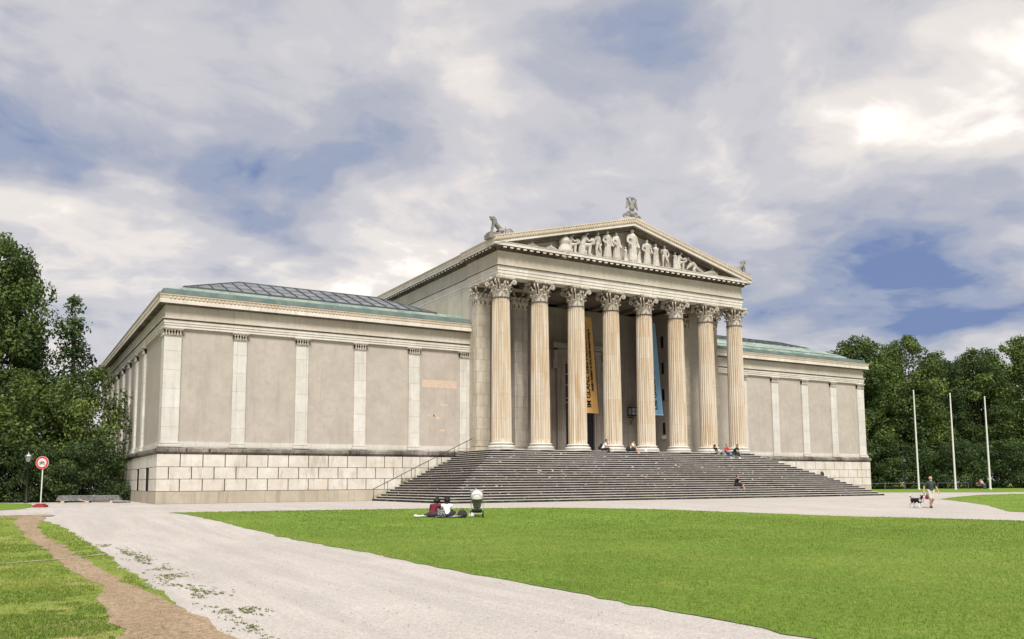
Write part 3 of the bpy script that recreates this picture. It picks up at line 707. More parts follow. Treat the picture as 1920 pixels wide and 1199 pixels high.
def leaf(c, base, out, tang, w, h, proj, mi=0):
    """an acanthus leaf that rises, bends out and curls its tip down"""
    base = Vector(base); out = Vector(out).normalized(); tang = Vector(tang).normalized(); rows_ = []
    for t_, o, z, ww in ((0, .0, 0, .8), (.35, .03, .35, 1.), (.65, .10, .68, 1.05), (.85, .45, .92, .85), (1., .85, 1., .55), (1.1, 1.05, .86, .3)):
        p = base+out*(o*proj)+Vector((0, 0, z*h))
        rows_.append([p-tang*ww*w/2-out*.02, p-tang*ww*w*.22+out*.012, p+out*.03, p+tang*ww*w*.22+out*.012, p+tang*ww*w/2-out*.02])
    v = [q for r_ in rows_ for q in r_]; n = 5; m = len(v)
    v2 = [Vector(q)-out*.05 for q in v]; f_ = []
    for j in range(len(rows_)-1):
        for i in range(n-1):
            a = j*n+i; f_.append((a, a+1, a+n+1, a+n)); f_.append((m+a, m+a+n, m+a+n+1, m+a+1))
    for j in range(len(rows_)-1):
        for i in (0, n-1): a = j*n+i; f_.append((a, a+n, m+a+n, m+a))
    k = (len(rows_)-1)*n
    for i in range(n-1): f_.append((k+i, k+i+1, m+k+i+1, m+k+i)); f_.append((i, m+i, m+i+1, i+1))
    c.add(v+v2, f_, mi)
def volute(c, base, out, r=.15, th=.05, mi=0, rise=.55):
    """stem rising to a spiral at the corner"""
    base = Vector(base); out = Vector(out).normalized(); pts = []
    top = base+out*.34+Vector((0, 0, rise)); cen = top+out*.02-Vector((0, 0, r))
    for k in range(5):
        t_ = k/5; pts.append(base+out*(.34*t_**1.8)+Vector((0, 0, rise*t_)))
    for k in range(16):
        a = math.pi/2-k*math.pi*2/11; rr = r*(1-.055*k); pts.append(cen+out*math.cos(a)*rr+Vector((0, 0, math.sin(a)*rr)))
    c.tube(pts, [th]*5+[th*(1-.03*k) for k in range(16)], 6, mi)
def leaf_rows(c, rect, z0):
    (x0, y0), (x1, y1) = rect[0], rect[2]
    def side(a, b, out, n):
        a = Vector((*a, 0)); b = Vector((*b, 0)); d = (b-a)
        for i in range(n): p = a+d*(i+.5)/n; leaf(c, (p.x, p.y, z0), out, d, d.length/n*.95, .48, .16)
        for i in range(n+1):
            p = a+d*min(max(i/n, .04), .96); leaf(c, (p.x, p.y, z0+.28), out, d, d.length/n*.8, .52, .24)
        for i in (1,):
            p = a+d*.5; volute(c, (p.x-d.normalized().x*.0, p.y, z0+.75), out, .09, .035, 0, .35)
    side((x0, y0), (x1, y0), (0, -1, 0), 3); side((x0, y1), (x0, y0), (-1, 0, 0), 2); side((x1, y0), (x1, y1), (1, 0, 0), 2)
    for sx in (-1, 1): volute(c, ((x0+x1)/2+sx*(x1-x0)/2*.8, y0+.05, z0+.62), (sx, -1, 0), .14, .05)
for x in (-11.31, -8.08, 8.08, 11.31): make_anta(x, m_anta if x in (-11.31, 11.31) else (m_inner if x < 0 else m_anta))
# slit windows high in the recess side wall
for s in (-1, 1):
    for z0, z1 in ((12.68, 13.7), (10.4, 11.4), (8.1, 9.1), (5.2, 6.2)):
        w = MB(); w.box(*sorted((s*7.50, s*7.56)), .72, 1.02, z0, z1); w.build('slit_window', m_void, B)
# great door
w = MB()
for s in (-1, 1):
    a, b_ = sorted((s*1.45, s*2.25)); w.box(a, b_, 2.60, 2.95, 3.45, 11.9)
    a, b_ = sorted((s*1.62, s*2.10)); w.box(a, b_, 2.55, 2.62, 3.45, 11.7)
    a, b_ = sorted((s*1.75, s*1.95)); w.box(a, b_, 2.51, 2.57, 3.45, 11.5)
    a, b_ = sorted((s*2.27, s*2.65)); w.box(a, b_, 2.40, 2.95, 11.3, 12.0); w.box(a, b_, 2.55, 2.95, 10.5, 11.3)
    w.lathe([(.16, a), (.16, b_)], (0, 0, 0), 12) if False else None
w.box(-1.45, 1.45, 2.60, 2.95, 11.1, 11.9); w.box(-1.6, 1.6, 2.55, 2.61, 11.25, 11.62); w.box(-1.75, 1.75, 2.51, 2.565, 11.35, 11.52)
w.box(-2.25, 2.25, 2.52, 2.95, 11.9, 12.15)
w.box(-2.85, 2.85, 2.15, 2.95, 12.15, 12.35); w.box(-2.95, 2.95, 2.02, 2.95, 12.35, 12.55)
w.build('door_surround', m_porch, B)
w = MB(); w.box(-1.45, 1.45, 2.80, 2.895, 3.45, 11.1)
d_ = w.build('door', m_door, B)
w = MB()
for x in (-1.4, -.72, -.05, .05, .72, 1.4): w.box(x-.035, x+.035, 2.73, 2.80, 7.8, 11.05)
for z in (7.75, 8.1, 9.2, 10.1, 11.02): w.box(-1.43, 1.43, 2.735, 2.797, z-.05, z+.05)
w.build('fanlight_grille', m_inner, d_)

# columns
def make_column():
    e = bpy.data.objects.new('column', None); link(e); e.parent = B
    b = MB(); b.lathe([(.98, 0), (.98, .10)], (0, 0, 3.45), 40, smooth=False)
    def torus(z, r, t_): return [(r+t_*math.cos(a), z+t_*math.sin(a)) for a in [math.pi*(k/6-.5) for k in range(7)]]
    b.lathe(torus(.19, .86, .09)+[(.84, .285), (.79, .30), (.77, .325), (.79, .35), (.83, .36)]+torus(.415, .78, .05)+[(.75, .47), (.72, .49)], (0, 0, 3.45), 40)
    b.build('base', m_pil, e)
    s = MB(); NF, K = 24, 6; H0, H1 = 3.94, 14.08; lev = [0, .012, .03, .15, .33, .5, .66, .83, .965, .985, 1.]; v = []
    for L in lev:
        r = .70-.085*(L**1.6); z = H0+(H1-H0)*L; dep = .0 if L in (0, 1.) else (.04 if L in (.012, .985) else .085)
        for k in range(NF):
            for j in range(K):
                a = 2*math.pi*(k+j/K)/NF; u = j/K; rr = r if u < .17 else r-dep*math.sin(math.pi*(u-.17)/.83)**.7
                v.append((rr*math.cos(a), rr*math.sin(a), z))
    n = NF*K; s.add(v, [(j*n+k, j*n+(k+1) % n, (j+1)*n+(k+1) % n, (j+1)*n+k) for j in range(len(lev)-1) for k in range(n)]); s.build('shaft', m_col, e)
    c = MB(); c.lathe([(.62, 0), (.67, .03), (.67, .07), (.60, .09), (.56, .12), (.55, .5), (.57, .85), (.66, 1.15), (.80, 1.30), (.80, 1.34)], (0, 0, 14.07), 32, 1)  # dark bell, crevice shade behind the leaves painted in
    for k in range(8):
        a = k*math.pi/4; o = (math.cos(a), math.sin(a), 0); tg = (-math.sin(a), math.cos(a), 0); leaf(c, (o[0]*.575, o[1]*.575, 14.17), o, tg, .42, .46, .19)
        a += math.pi/8; o = (math.cos(a), math.sin(a), 0); tg = (-math.sin(a), math.cos(a), 0); leaf(c, (o[0]*.58, o[1]*.58, 14.42), o, tg, .36, .56, .26)
    for k in range(4):
        a = math.pi/4+k*math.pi/2; o = Vector((math.cos(a), math.sin(a), 0)); tg = Vector((-o.y, o.x, 0))
        for q in (-.09, .09): volute(c, o*.62+tg*q+Vector((0, 0, 14.72)), o+tg*q*.5, .155, .05, 0, .62)
        a = k*math.pi/2; o = Vector((math.cos(a), math.sin(a), 0)); tg = Vector((-o.y, o.x, 0))
        for q in (-1, 1):
            pts = [o*.62+tg*q*.22+Vector((0, 0, 14.78)), o*.70+tg*q*.20+Vector((0, 0, 15.0)), o*.76+tg*q*.12+Vector((0, 0, 15.2))]
            for j in range(9):
                an = math.pi/2+q*j*.7; pts.append(o*.78+tg*(q*.13-math.cos(an)*.085*(1-.07*j)*-1)+Vector((0, 0, 15.16+math.sin(an)*.085*(1-.07*j))))
            c.tube(pts, .03, 5)
        c.sphere(o*.82+Vector((0, 0, 15.47)), .12, 10)
        leaf(c, o*.64+Vector((0, 0, 14.85)), o, tg, .2, .45, .15)
    # concave-sided abacus
    v = []; N = 10
    for zz, gr in ((15.40, -.04), (15.46, 0.), (15.46, .03), (15.53, .05), (15.632, .05)):
        for k in range(4):
            a0 = math.pi/4+k*math.pi/2; p0 = Vector((math.cos(a0), math.sin(a0)))*(1.13+gr); p1 = Vector((math.cos(a0+math.pi/2), math.sin(a0+math.pi/2)))*(1.13+gr)
            md = (p0+p1)/2; nn = md.normalized()
            for j in range(N):
                u = .05+.9*j/(N-1); p = p0.lerp(p1, u)-nn*.13*math.sin(math.pi*u); v.append((p.x, p.y, zz))
    n = 4*N; c.add(v, [(j*n+k, j*n+(k+1) % n, (j+1)*n+(k+1) % n, (j+1)*n+k) for j in range(4) for k in range(n)]+[tuple(range(n)), tuple(range(5*n-1, 4*n-1, -1))])
    c.build('capital', [m_cap, m_soot_shade], e); return e
S_ = 3.231; YC = -3.9
col0 = make_column(); col0.location = (-3.5*S_, YC, 0)
for k in range(1, 8): dup(col0, B, ((k-3.5)*S_, YC, 0))
# entablature of the portico
XE, YE = 11.80, -4.39
pU = [(-XE, .25), (-XE, YE), (XE, YE), (XE, .25)]; pSL = [(-XE+.13, DEP), (-XE+.13, .25)]; pSR = [(XE-.13, .25), (XE-.13, DEP)]
AR = [(-.98, 15.63), (.0, 15.63), (.0, 15.83), (.035, 15.845), (.035, 16.06), (.07, 16.075), (.07, 16.33), (.10, 16.35), (.10, 16.36), (-.98, 16.36)]
AM = [(-.98, 16.36), (.11, 16.36), (.13, 16.39), (.13, 16.415), (-.98, 16.415)]; AF = [(-.98, 16.415), (.17, 16.415), (.18, 16.46), (-.98, 16.46)]
FR = [(-.98, 16.46), (.02, 16.46), (.02, 17.36), (.06, 17.40), (.06, 17.43), (-.98, 17.43)]
CB = [(-.98, 17.43), (.10, 17.43), (.12, 17.53), (.16, 17.56), (.19, 17.66), (.545, 17.665), (.545, 17.697), (-.98, 17.697)]  # outer strip lines the corona soffit with painted shade
CO = [(-.98, 17.70), (.57, 17.705), (.57, 17.90), (.61, 17.93), (.61, 17.96), (-.98, 18.08)]
for pth, nm in ((pU, 'a'), (pSL, 'b'), (pSR, 'b')):
    a = MB(); sweep(a, pth, AR); a.build('architrave', m_ent, B)
    a = MB(); sweep(a, pth, AM); blocks(a, pth, .12, .145, .055, .05, 16.368, 16.41); a.build('architrave_moulding', m_soot_shade, B)
    a = MB(); sweep(a, pth, AF); a.build('architrave_fillet', m_ent, B)
    a = MB(); sweep(a, pth, FR); a.build('frieze', m_frieze, B)
    a = MB(); sweep(a, pth, CB); blocks(a, pth, .155, .135, .085, .10, 17.445, 17.535); blocks(a, pth, .545, .34, .25, .34, 17.55, 17.664); a.build('bed_moulding', m_soot_shade, B)  # dentils and modillions: soot plus painted cornice shade
    a = MB(); sweep(a, pth, CO); blocks(a, pth, .545, .505, .27, .05, 17.56, 17.65); a.build('cornice', m_ent, B)
    if nm == 'b':
        a = MB(); sweep(a, pth, [(-.98, 17.99), (.56, 17.965), (.57, 18.0), (.60, 18.18), (.62, 18.21), (.62, 18.24), (-.98, 18.24)]); a.build('gutter_moulding', m_sima, B)
for s in (-1, 1):
    a = MB(); pth = [(-XE, .25), (-XE, YE+.3)] if s < 0 else [(XE, YE+.3), (XE, .25)]
    sweep(a, pth, [(-.98, 18.0), (.56, 17.97), (.57, 18.0), (.60, 18.18), (.62, 18.21), (.62, 18.24), (-.98, 18.24)]); a.build('gutter_moulding', m_sima, B)
# ceiling with beams
c = MB(); c.box(-10.8, 10.8, -3.40, 3.3, 15.95, 16.15)
for k in range(8): x = (k-3.5)*S_; c.box(x-.3, x+.3, -3.40, 3.3, 15.66, 15.95)
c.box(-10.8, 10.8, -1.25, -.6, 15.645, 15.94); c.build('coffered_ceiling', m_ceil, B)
# pediment
XT, ZA, ZE, YF = 12.42, 21.40, 18.26, -5.0
SL = (ZA-ZE)/XT
def band(t0, t1, y0, y1, xe=XT):
    zt = lambda x, t_: ZA-SL*abs(x)-t_
    return [(-xe, zt(xe, t1)), (0, zt(0, t1)), (xe, zt(xe, t1)), (xe, zt(xe, t0)), (0, zt(0, t0)), (-xe, zt(xe, t0))]
a = MB(); a.prism_y(band(0, .30, 0, 0), YF-.06, -3.9); a.prism_y(band(-.035, .04, 0, 0, XT+.04), YF-.10, -3.9)
for s in (-1, 1):
    for k in range(58):
        x = s*(k+.5)*XT/58; rot = Matrix.Rotation(s*math.atan(SL), 3, 'Y'); a.obox((x, YF-.06, ZA-SL*abs(x)-.15), (.11, .07, .17), rot)
a.build('raking_gutter', m_sima, B)
a = MB(); a.prism_y(band(.30, .53, 0, 0, XT-.02), YF+.0, -3.9); a.build('raking_cornice', m_ent, B)
a = MB(); a.prism_y(band(.53, .62, 0, 0, XT-.6), YF+.18, -3.9); a.prism_y(band(.62, .80, 0, 0, XT-1.3), YF+.42, -3.9); a.build('raking_bed_moulding', m_soot_shade, B)  # sooty bed, with shade under the raking cornice painted in
a = MB(); a.add([(-XT+1.2, -4.08, 18.05), (XT-1.2, -4.08, 18.05), (0, -4.08, ZA-.5)], [(0, 1, 2)]); a.add([(-XT+1.2, -3.8, 18.05), (XT-1.2, -3.8, 18.05), (0, -3.8, ZA-.5)], [(0, 1, 2)])
a.build('tympanum', m_plaster, B)
a = MB()
for s in (-1, 1): a.add([(s*12.3, -4.0, 18.2), (0, -4.0, 21.25), (0, DEP, 21.25), (s*12.3, DEP, 18.2)], [(0, 1, 2, 3)])
a.add([(-12.3, DEP, 18.2), (12.3, DEP, 18.2), (0, DEP, 21.25)], [(0, 1, 2)]); a.build('gable_roof', m_cop2, B)
a = MB(); a.box(-32.7, 32.7, DEP-.3, DEP, 0, 13.6); a.box(-12, 12, DEP-.25, DEP-.02, 13, 18.2); a.build('rear_wall', m_plaster, B)

# ------------------------------------------------------------------ steps
N, T_, RH = 22, .3306, 3.452/22
ST = thing('stone_steps', 'wide flight of dark weathered stone steps before the portico', 'steps')
for n in range(N):
    X = 12.41+n*T_; Y = -(4.688+n*T_); z1 = 3.452-n*RH; z0 = z1-RH-.003; mb = MB()
    hi = .036
    def wob(a): return 0
    mb.box(-X+.02, X-.02, Y+.02, -.17-.0008*n, z0, z1-hi, 1)
    mb.box(-X, X, Y, -.165-.0008*n, z1-hi, z1, 0)
    # worn and chipped front edge: irregular pale bites along the nosing
    mb.build('step', [m_tread, m_riser], ST)
def step_y(n): return -(4.688+n*T_)
def step_z(n): return 3.452-n*RH
hr = thing('handrail', 'thin black iron handrail climbing beside the left end of the steps', 'handrail', (-19.4, -.6, 0))
rl = MB()
def rail_z(x): return .80+(x+19.4)*(4.16-.80)/(19.4-12.3)
def tread_z(x):
    n = int((-x-12.41)/T_+1) if -x > 12.41 else 0
    return max(0, step_z(n)) if n < N else 0.
rl.tube([(-.05, 0, rail_z(-19.45)), (7.9, 0, rail_z(-11.5))], .024, 8); rl.build('rail', m_iron, hr)
for k in range(8):
    x = -19.4+k*7.1/7; p = MB(); z = tread_z(x); p.tube([(x+19.4, 0, z), (x+19.4, 0, rail_z(x))], .02, 8); p.lathe([(.05, 0), (.05, .015)], (x+19.4, 0, z), 10); p.build('baluster', m_iron, hr)

# ------------------------------------------------------------------ banners
def text_mesh(txt, size, parent, mat, loc, name='lettering', mx=None):
    cu = bpy.data.curves.new(name, 'FONT'); cu.body = txt; cu.size = size; cu.extrude = .004; cu.offset = .012
    o = bpy.data.objects.new(name, cu); link(o); bpy.context.view_layer.update()
    me = bpy.data.meshes.new_from_object(o.evaluated_get(bpy.context.evaluated_depsgraph_get())); bpy.data.objects.remove(o)
    if mx is not None: me.transform(mx)
    me.materials.clear(); me.materials.append(mat); q = bpy.data.objects.new(name, me); link(q); q.parent = parent; q.location = loc; return q
def banner(label, xr, ztop, zbot, w, mat, hem, lines):
    t = thing('banner', label, 'banner', (xr-w, -.2, zbot), group='long banners hung in the portico'); H = ztop-zbot; L = math.hypot(H, .8); tilt = math.atan2(.8, H)
    f_ = MB(); NX, NZ = 6, 24
    def P(i, j, off): u, v = i/NX, j/NZ; return (u*w, v*.8+.015*math.sin(u*7+v*5)+off, v*H)
    for off in (0, .012):
        f_.add([P(i, j, off) for j in range(NZ+1) for i in range(NX+1)], [(j*(NX+1)+i, j*(NX+1)+i+1, (j+1)*(NX+1)+i+1, (j+1)*(NX+1)+i) for j in range(NZ) for i in range(NX)], 0, True)
    f_.build('cloth', mat, t)
    h = MB(); h.tube([(0, 0, 0), (w+.04, 0, 0)], .04, 8); h.tube([(0, .8, H), (w, .8, H)], .03, 8); h.box(w-.02, w+.012, -.03, .03, 0, .001)
    h.tube([P(NX, j, -.005) for j in range(NZ+1)], .016, 6); h.build('hem', hem, t)
    rp = MB()
    for j in range(1, 12): rp.sphere((w+.10, .8*j/12, H*j/12), .016, 6); rp.tube([(w, .8*j/12, H*j/12), (w+.10, .8*j/12, H*j/12)], .005, 4)
    rp.tube([(w+.10, -.3, -2.5), (w+.10, 0, 0), (w+.10, .8, H), (w+.10, .9, H+.9)], .008, 4); rp.build('cord', m_iron, t)
    for txt, size, x, z in lines:
        R1 = Matrix.Rotation(math.pi/2, 4, 'Z')                   # text runs upwards
        R2 = Matrix.Rotation(math.pi/2-tilt, 4, 'X')
        text_mesh(txt, size, t, m_ink, (x, z/H*.8-.035, z), mx=R2 @ R1)
    return t
banner('tall ochre banner with black upright lettering behind the third column', -.22, 14.55, 6.68, 1.55, m_orange, m_hemo,
       [('IM GLANZ DES HERRSCHERS', .56, .88, .42), ('Antike Sch\u00e4tze in den Antikensammlungen', .30, 1.24, 1.75)])
banner('tall sky blue banner with black upright lettering behind the fifth column', 6.50, 14.65, 6.75, 1.6, m_blue, m_hemb,
       [('DIE GRIECHEN', .56, 1.04, .42)])
# wall lantern in the recess
wl = thing('wall_lantern', 'square black iron lantern on a bracket beside the great door', 'lantern', (5.47, 2.9, 6.1))
b = MB(); b.tube([(0, 0, 0), (-.0, -.5, .62)], .03, 6); b.tube([(-.7, -.4, .60), (.1, -.4, .60)], .03, 6); b.tube([(0, -.4, .6), (0, -.4, .8)], .03, 6); b.tube([(0, 0, .6), (0, -.5, .62)], .03, 6); b.build('bracket', m_iron, wl)
b = MB()
for x in (-.32, .32):
    for y in (-.68, -.12): b.tube([(x, y, .78), (x, y, 1.44)], .025, 6)
b.box(-.36, .36, -.72, -.08, 1.42, 1.48); b.box(-.36, .36, -.72, -.08, .75, .80); b.tube([(0, -.7, .78), (0, -.7, 1.44)], .02, 6); b.tube([(-.33, -.7, 1.1), (.33, -.7, 1.1)], .015, 6); b.build('frame', m_iron, wl)
b = MB(); b.box(-.30, .30, -.66, -.14, .81, 1.41); b.build('pane', m_lampg, wl)
sg = thing('wall_plate', 'small pale notice plate low on the recess side wall', 'sign', (7.5, .9, 5.0))
b = MB(); b.box(-.02, .0, -.3, .25, -.18, .1); b.build('plate', m_white, sg)

# ------------------------------------------------------------------ figures
def voxel_mesh(name, parts, vox, mat, smooth=4, fmat=None):
    """union of tapered capsules / ellipsoids fused into ONE continuous surface"""
    bm = bmesh.new()
    def ico(c, r, sc=(1, 1, 1), rot=None):
        m = Matrix.Translation(c) @ (rot.to_4x4() if rot else Matrix.Identity(4)) @ Matrix.Diagonal((r*sc[0], r*sc[1], r*sc[2], 1))
        bmesh.ops.create_icosphere(bm, subdivisions=2, radius=1, matrix=m)
    for p in parts:
        if p[0] == 'e': ico(Vector(p[1]), 1, p[2], p[3] if len(p) > 3 else None)
        else:
            a, b_, ra, rb = Vector(p[0]), Vector(p[1]), p[2], p[3]; ico(a, ra); ico(b_, rb); d = b_-a
            if d.length > 1e-5:
                q = d.to_track_quat('Z', 'Y').to_matrix().to_4x4()
                bmesh.ops.create_cone(bm, cap_ends=True, segments=14, radius1=ra, radius2=rb, depth=d.length, matrix=Matrix.Translation((a+b_)/2) @ q)
    me = bpy.data.meshes.new(name); bm.to_mesh(me); bm.free(); o = bpy.data.objects.new(name, me); link(o)
    r = o.modifiers.new('r', 'REMESH'); r.mode = 'VOXEL'; r.voxel_size = vox; r.use_smooth_shade = True
    s = o.modifiers.new('s', 'SMOOTH'); s.factor = .5; s.iterations = smooth
    bpy.context.view_layer.update()
    m2 = bpy.data.meshes.new_from_object(o.evaluated_get(bpy.context.evaluated_depsgraph_get())); bpy.data.objects.remove(o); bpy.data.meshes.remove(me)
    m2.name = name; m2.materials.clear()
    for m in (mat if isinstance(mat, (list, tuple)) else [mat]): m2.materials.append(m)
    if fmat:
        for p in m2.polygons: p.material_index = fmat(p.center)
    for p in m2.polygons: p.use_smooth = True
    return m2
def part(name, me, parent, loc=(0, 0, 0)):
    o = bpy.data.objects.new(name, me); link(o); o.parent = parent; o.location = loc; return o
def V3(*a): return Vector(a)
skin_m = plain('skin', (.50, .28, .19), .6, var=.05); skin_d = plain('dark_skin', (.12, .065, .04), .6, var=.05)
hair_k = plain('black_hair', (.012, .010, .009), .6); hair_b = plain('brown_hair', (.05, .03, .018), .6); hair_w = plain('white_hair', (.70, .68, .64), .7)
cloth = {}
def cm(c):
    if c not in cloth: cloth[c] = plain('cloth_%d' % len(cloth), c, .85, var=.08, scale=20)
    return cloth[c]
KW, KK, KR, KG = (.75, .74, .74), (.015, .015, .017), (.50, .012, .03), (.035, .055, .05)
def person(label, loc, rz, J, top, bottom, hair, skin=None, sleeve='short', legs='long', shoes=(.02, .02, .02), hairstyle='short', extra=None, group=None, female=False, scale=1.):
    """J: joint positions, metres, facing +Y; seat or ground at the origin"""
    sk = skin or skin_m
    t = thing('person', label, 'person', loc, rz, group); t.scale = (scale,)*3
    J = {k: Vector(v) for k, v in J.items()}
    P, C_, Nk, Hd = J['pelvis'], J['chest'], J['neck'], J['head']
    for s in 'LR':
        sx = 1 if s == 'R' else -1
        J.setdefault('hip'+s, P+V3(.095*sx, 0, 0)); 
        J.setdefault('sh'+s, Nk+V3((.165 if female else .185)*sx, 0, -.06))
    fd = J.get('look', V3(0, 1, 0)).normalized(); sd_ = fd.cross(V3(0, 0, 1)).normalized(); u_ = sd_.cross(fd)
    bp = [(P, P.lerp(C_, .5), .125, .115), (P.lerp(C_, .5), C_, .115, .125), (J['hipL'], J['hipR'], .10, .10), (J['shL'], J['shR'], .062, .062), (C_, J['shL'], .10, .06), (C_, J['shR'], .10, .06), (C_, Nk, .11, .06), (Nk, Hd, .055, .05)]
    bp += [('e', Hd+V3(0, 0, .015), (.078, .095, .108), sd_.to_track_quat('X', 'Z').to_matrix()), ('e', Hd+fd*.045-u_*.075, (.045, .045, .045)), (Hd+fd*.085+u_*.0, Hd+fd*.105-u_*.03, .012, .017), (Hd+fd*.07+u_*.03, Hd+fd*.07+u_*.03+sd_*.03, .012, .012), (Hd+fd*.07+u_*.03, Hd+fd*.07+u_*.03-sd_*.03, .012, .012)]
    for s in (-1, 1): bp.append(('e', Hd+sd_*s*.082, (.016, .02, .032)))
    for s in 'LR':
        sx = 1 if s == 'R' else -1
        S, E, Wr = J['sh'+s], J['el'+s], J['wr'+s]; H_, K, A = J['hip'+s], J['kn'+s], J['an'+s]
        bp += [(S, E, .050, .040), (E, Wr, .039, .026), (H_, K, .088, .056), (K, K.lerp(A, .35), .054, .054), (K.lerp(A, .35), A, .054, .036)]
        fo = J.get('toe'+s, A+V3(0, .16, -.06)); bp += [(A+V3(0, 0, -.03), fo, .036, .028), (A+V3(0, 0, -.03), A+(A-fo).normalized()*.05+V3(0, 0, -.045), .036, .03)]
        hd = (J.get('ha'+s, Wr+(Wr-E).normalized()*.18)-Wr); L_ = .19; hd.normalize(); side = hd.cross(V3(0, 0, 1)); side = side.normalized() if side.length > .1 else V3(1, 0, 0); dn = hd.cross(side).normalized()
        pc = Wr+hd*.085; bp += [(Wr, pc+side*.02, .024, .022), (Wr, pc-side*.02, .024, .022), (pc-side*.028, pc+side*.028, .018, .018)]
        for i, (o_, l_) in enumerate(((-.033, .062), (-.011, .078), (.011, .082), (.033, .072))):
            a0 = pc+side*o_; a1 = a0+hd*l_*.6+dn*.012*(1 if dn.z < 0 else -1); a2 = a1+hd*l_*.4+dn*.025*(1 if dn.z < 0 else -1); bp += [(a0, a1, .010, .009), (a1, a2, .009, .008)]
        th = Wr+hd*.04+side*sx*-.025; bp += [(th, th+hd*.035+side*sx*-.03, .012, .011), (th+hd*.035+side*sx*-.03, th+hd*.07+side*sx*-.032, .011, .009)]
    part('body', voxel_mesh('body', bp, .0095, sk, 3), t)
    # top
    cl = [(P+V3(0, 0, .02), P.lerp(C_, .5), .148, .137), (P.lerp(C_, .5), C_, .137, .145), (C_, J['shL'], .118, .075), (C_, J['shR'], .118, .075), (J['shL'], J['shR'], .076, .076), (C_, Nk-V3(0, 0, .03), .12, .07)]
    for s in 'LR':
        S, E, Wr = J['sh'+s], J['el'+s], J['wr'+s]
        if sleeve == 'short': cl.append((S, S.lerp(E, .62), .070, .062))
        elif sleeve == 'long': cl += [(S, E, .068, .055), (E, Wr, .053, .04)]
    part('shirt', voxel_mesh('shirt', cl, .016, cm(top), 4), t)
    cl = [(P, P+V3(0, 0, .04), .150, .14), (J['hipL'], J['hipR'], .12, .12)]
    for s in 'LR':
        H_, K, A = J['hip'+s], J['kn'+s], J['an'+s]
        if legs == 'long': cl += [(H_, K, .108, .075), (K, A, .073, .055)]
        elif legs == 'short': cl += [(H_, H_.lerp(K, .88), .112, .098)]
    part('trousers' if legs == 'long' else 'shorts', voxel_mesh('trousers', cl, .016, cm(bottom), 4), t)
    for s in 'LR':
        A = J['an'+s]; fo = J.get('toe'+s, A+V3(0, .16, -.06)); b_ = (A-fo).normalized()
        part('shoe', voxel_mesh('shoe', [(A+V3(0, 0, -.035), fo+V3(0, 0, 0), .048, .036), (A+V3(0, 0, -.035), A+b_*.06+V3(0, 0, -.04), .046, .04)], .014, cm(shoes), 3), t)
    bk_ = -fd
    hp = {'short': [('e', Hd+u_*.045+bk_*.022, (.088, .098, .088)), ('e', Hd+bk_*.05, (.075, .06, .08))],
          'afro': [('e', Hd+u_*.06+bk_*.03, (.145, .145, .135)), ('e', Hd+bk_*.08, (.12, .1, .12))],
          'tail': [('e', Hd+u_*.045+bk_*.022, (.088, .098, .088)), ('e', Hd+bk_*.05, (.075, .06, .08)), (Hd+bk_*.09+u_*.02, Hd+bk_*.15-u_*.06, .04, .025), (Hd+bk_*.15-u_*.06, Hd+bk_*.14-u_*.2, .028, .012)],
          'fringe': [('e', Hd+u_*.035+bk_*.04, (.084, .085, .075)), ('e', Hd+bk_*.05, (.08, .06, .07)), ('e', Hd+fd*.05-u_*.095, (.05, .04, .04))],
          'cap': [('e', Hd+u_*.06, (.09, .105, .075)), (Hd+fd*.06+u_*.05, Hd+fd*.14+u_*.04, .04, .03)]}[hairstyle]
    part('cap' if hairstyle == 'cap' else 'hair', voxel_mesh('hair', hp, .014, hair, 2), t)
    e = MB()
    for s in (-1, 1): e.sphere(Hd+fd*.083+sd_*s*.03+u_*.012, .011, 8)
    e.build('eyes', m_ink, t)
    e = MB(); e.obox(Hd+fd*.088-u_*.055, (.04, .012, .008), sd_.to_track_quat('X', 'Z').to_matrix()); e.build('mouth', cm((.30, .08, .07)), t)
    if extra: extra(t, J)
    return t
def sit(knee=.42, drop=-.32, lean=.10, spread=.14, handz=.22, foot=.50, look=(0, 1, -.25)):
    return dict(pelvis=(0, 0, .12), chest=(0, lean, .42), neck=(0, lean*1.5, .60), head=(0, lean*1.5+.05, .74), look=look, elL=(-.25, lean+.16, .36), elR=(.25, lean+.16, .36), wrL=(-.10, lean+.34, handz), wrR=(.10, lean+.34, handz),
                knL=(-spread, knee, .17), knR=(spread, knee, .17), anL=(-spread, foot, drop+.09), anR=(spread, foot, drop+.09))
def on_step(n, x, back=.02): return (x, step_y(n)+.22+back, step_z(n))
def straps(t, J):
    b_ = MB()
    for s in 'LR':
        S = Vector(J['sh'+s])*.75+Vector(J['neck'])*.25; C_ = Vector(J['chest'])
        b_.tube([S+V3(0, -.10, .05), S+V3(0, .02, .09), S+V3(0, .12, -.02), C_+V3((.12 if s == 'R' else -.12), .15, -.1)], .022, 6)
    b_.build('backpack_strap', cm(KK), t); q = voxel_mesh('backpack', [(Vector(J['chest'])+V3(0, -.2, .05), Vector(J['pelvis'])+V3(0, -.22, .1), .12, .13)], .02, cm(KK), 3); part('backpack', q, t)
SG = 'people sitting on the museum steps'
j = sit(drop=-.30, lean=.14, look=(0, 1, -.6)); person('person in white shirt with black backpack straps, sitting below the fourth column', on_step(0, -3.0), R(180-(-50)), j, KW, KK, hair_k, hairstyle='short', extra=straps, group=SG)
j = sit(drop=-.30, lean=.12, knee=.40, foot=.66); j['knR'] = (.12, .42, .28); person('person in cream shirt and dark shorts, sitting between the fourth and fifth columns', on_step(0, -.38), R(215), j, (.68, .62, .42), (.04, .05, .08), hair_b, hairstyle='cap', legs='short', shoes=(.012, .01, .01), group=SG)
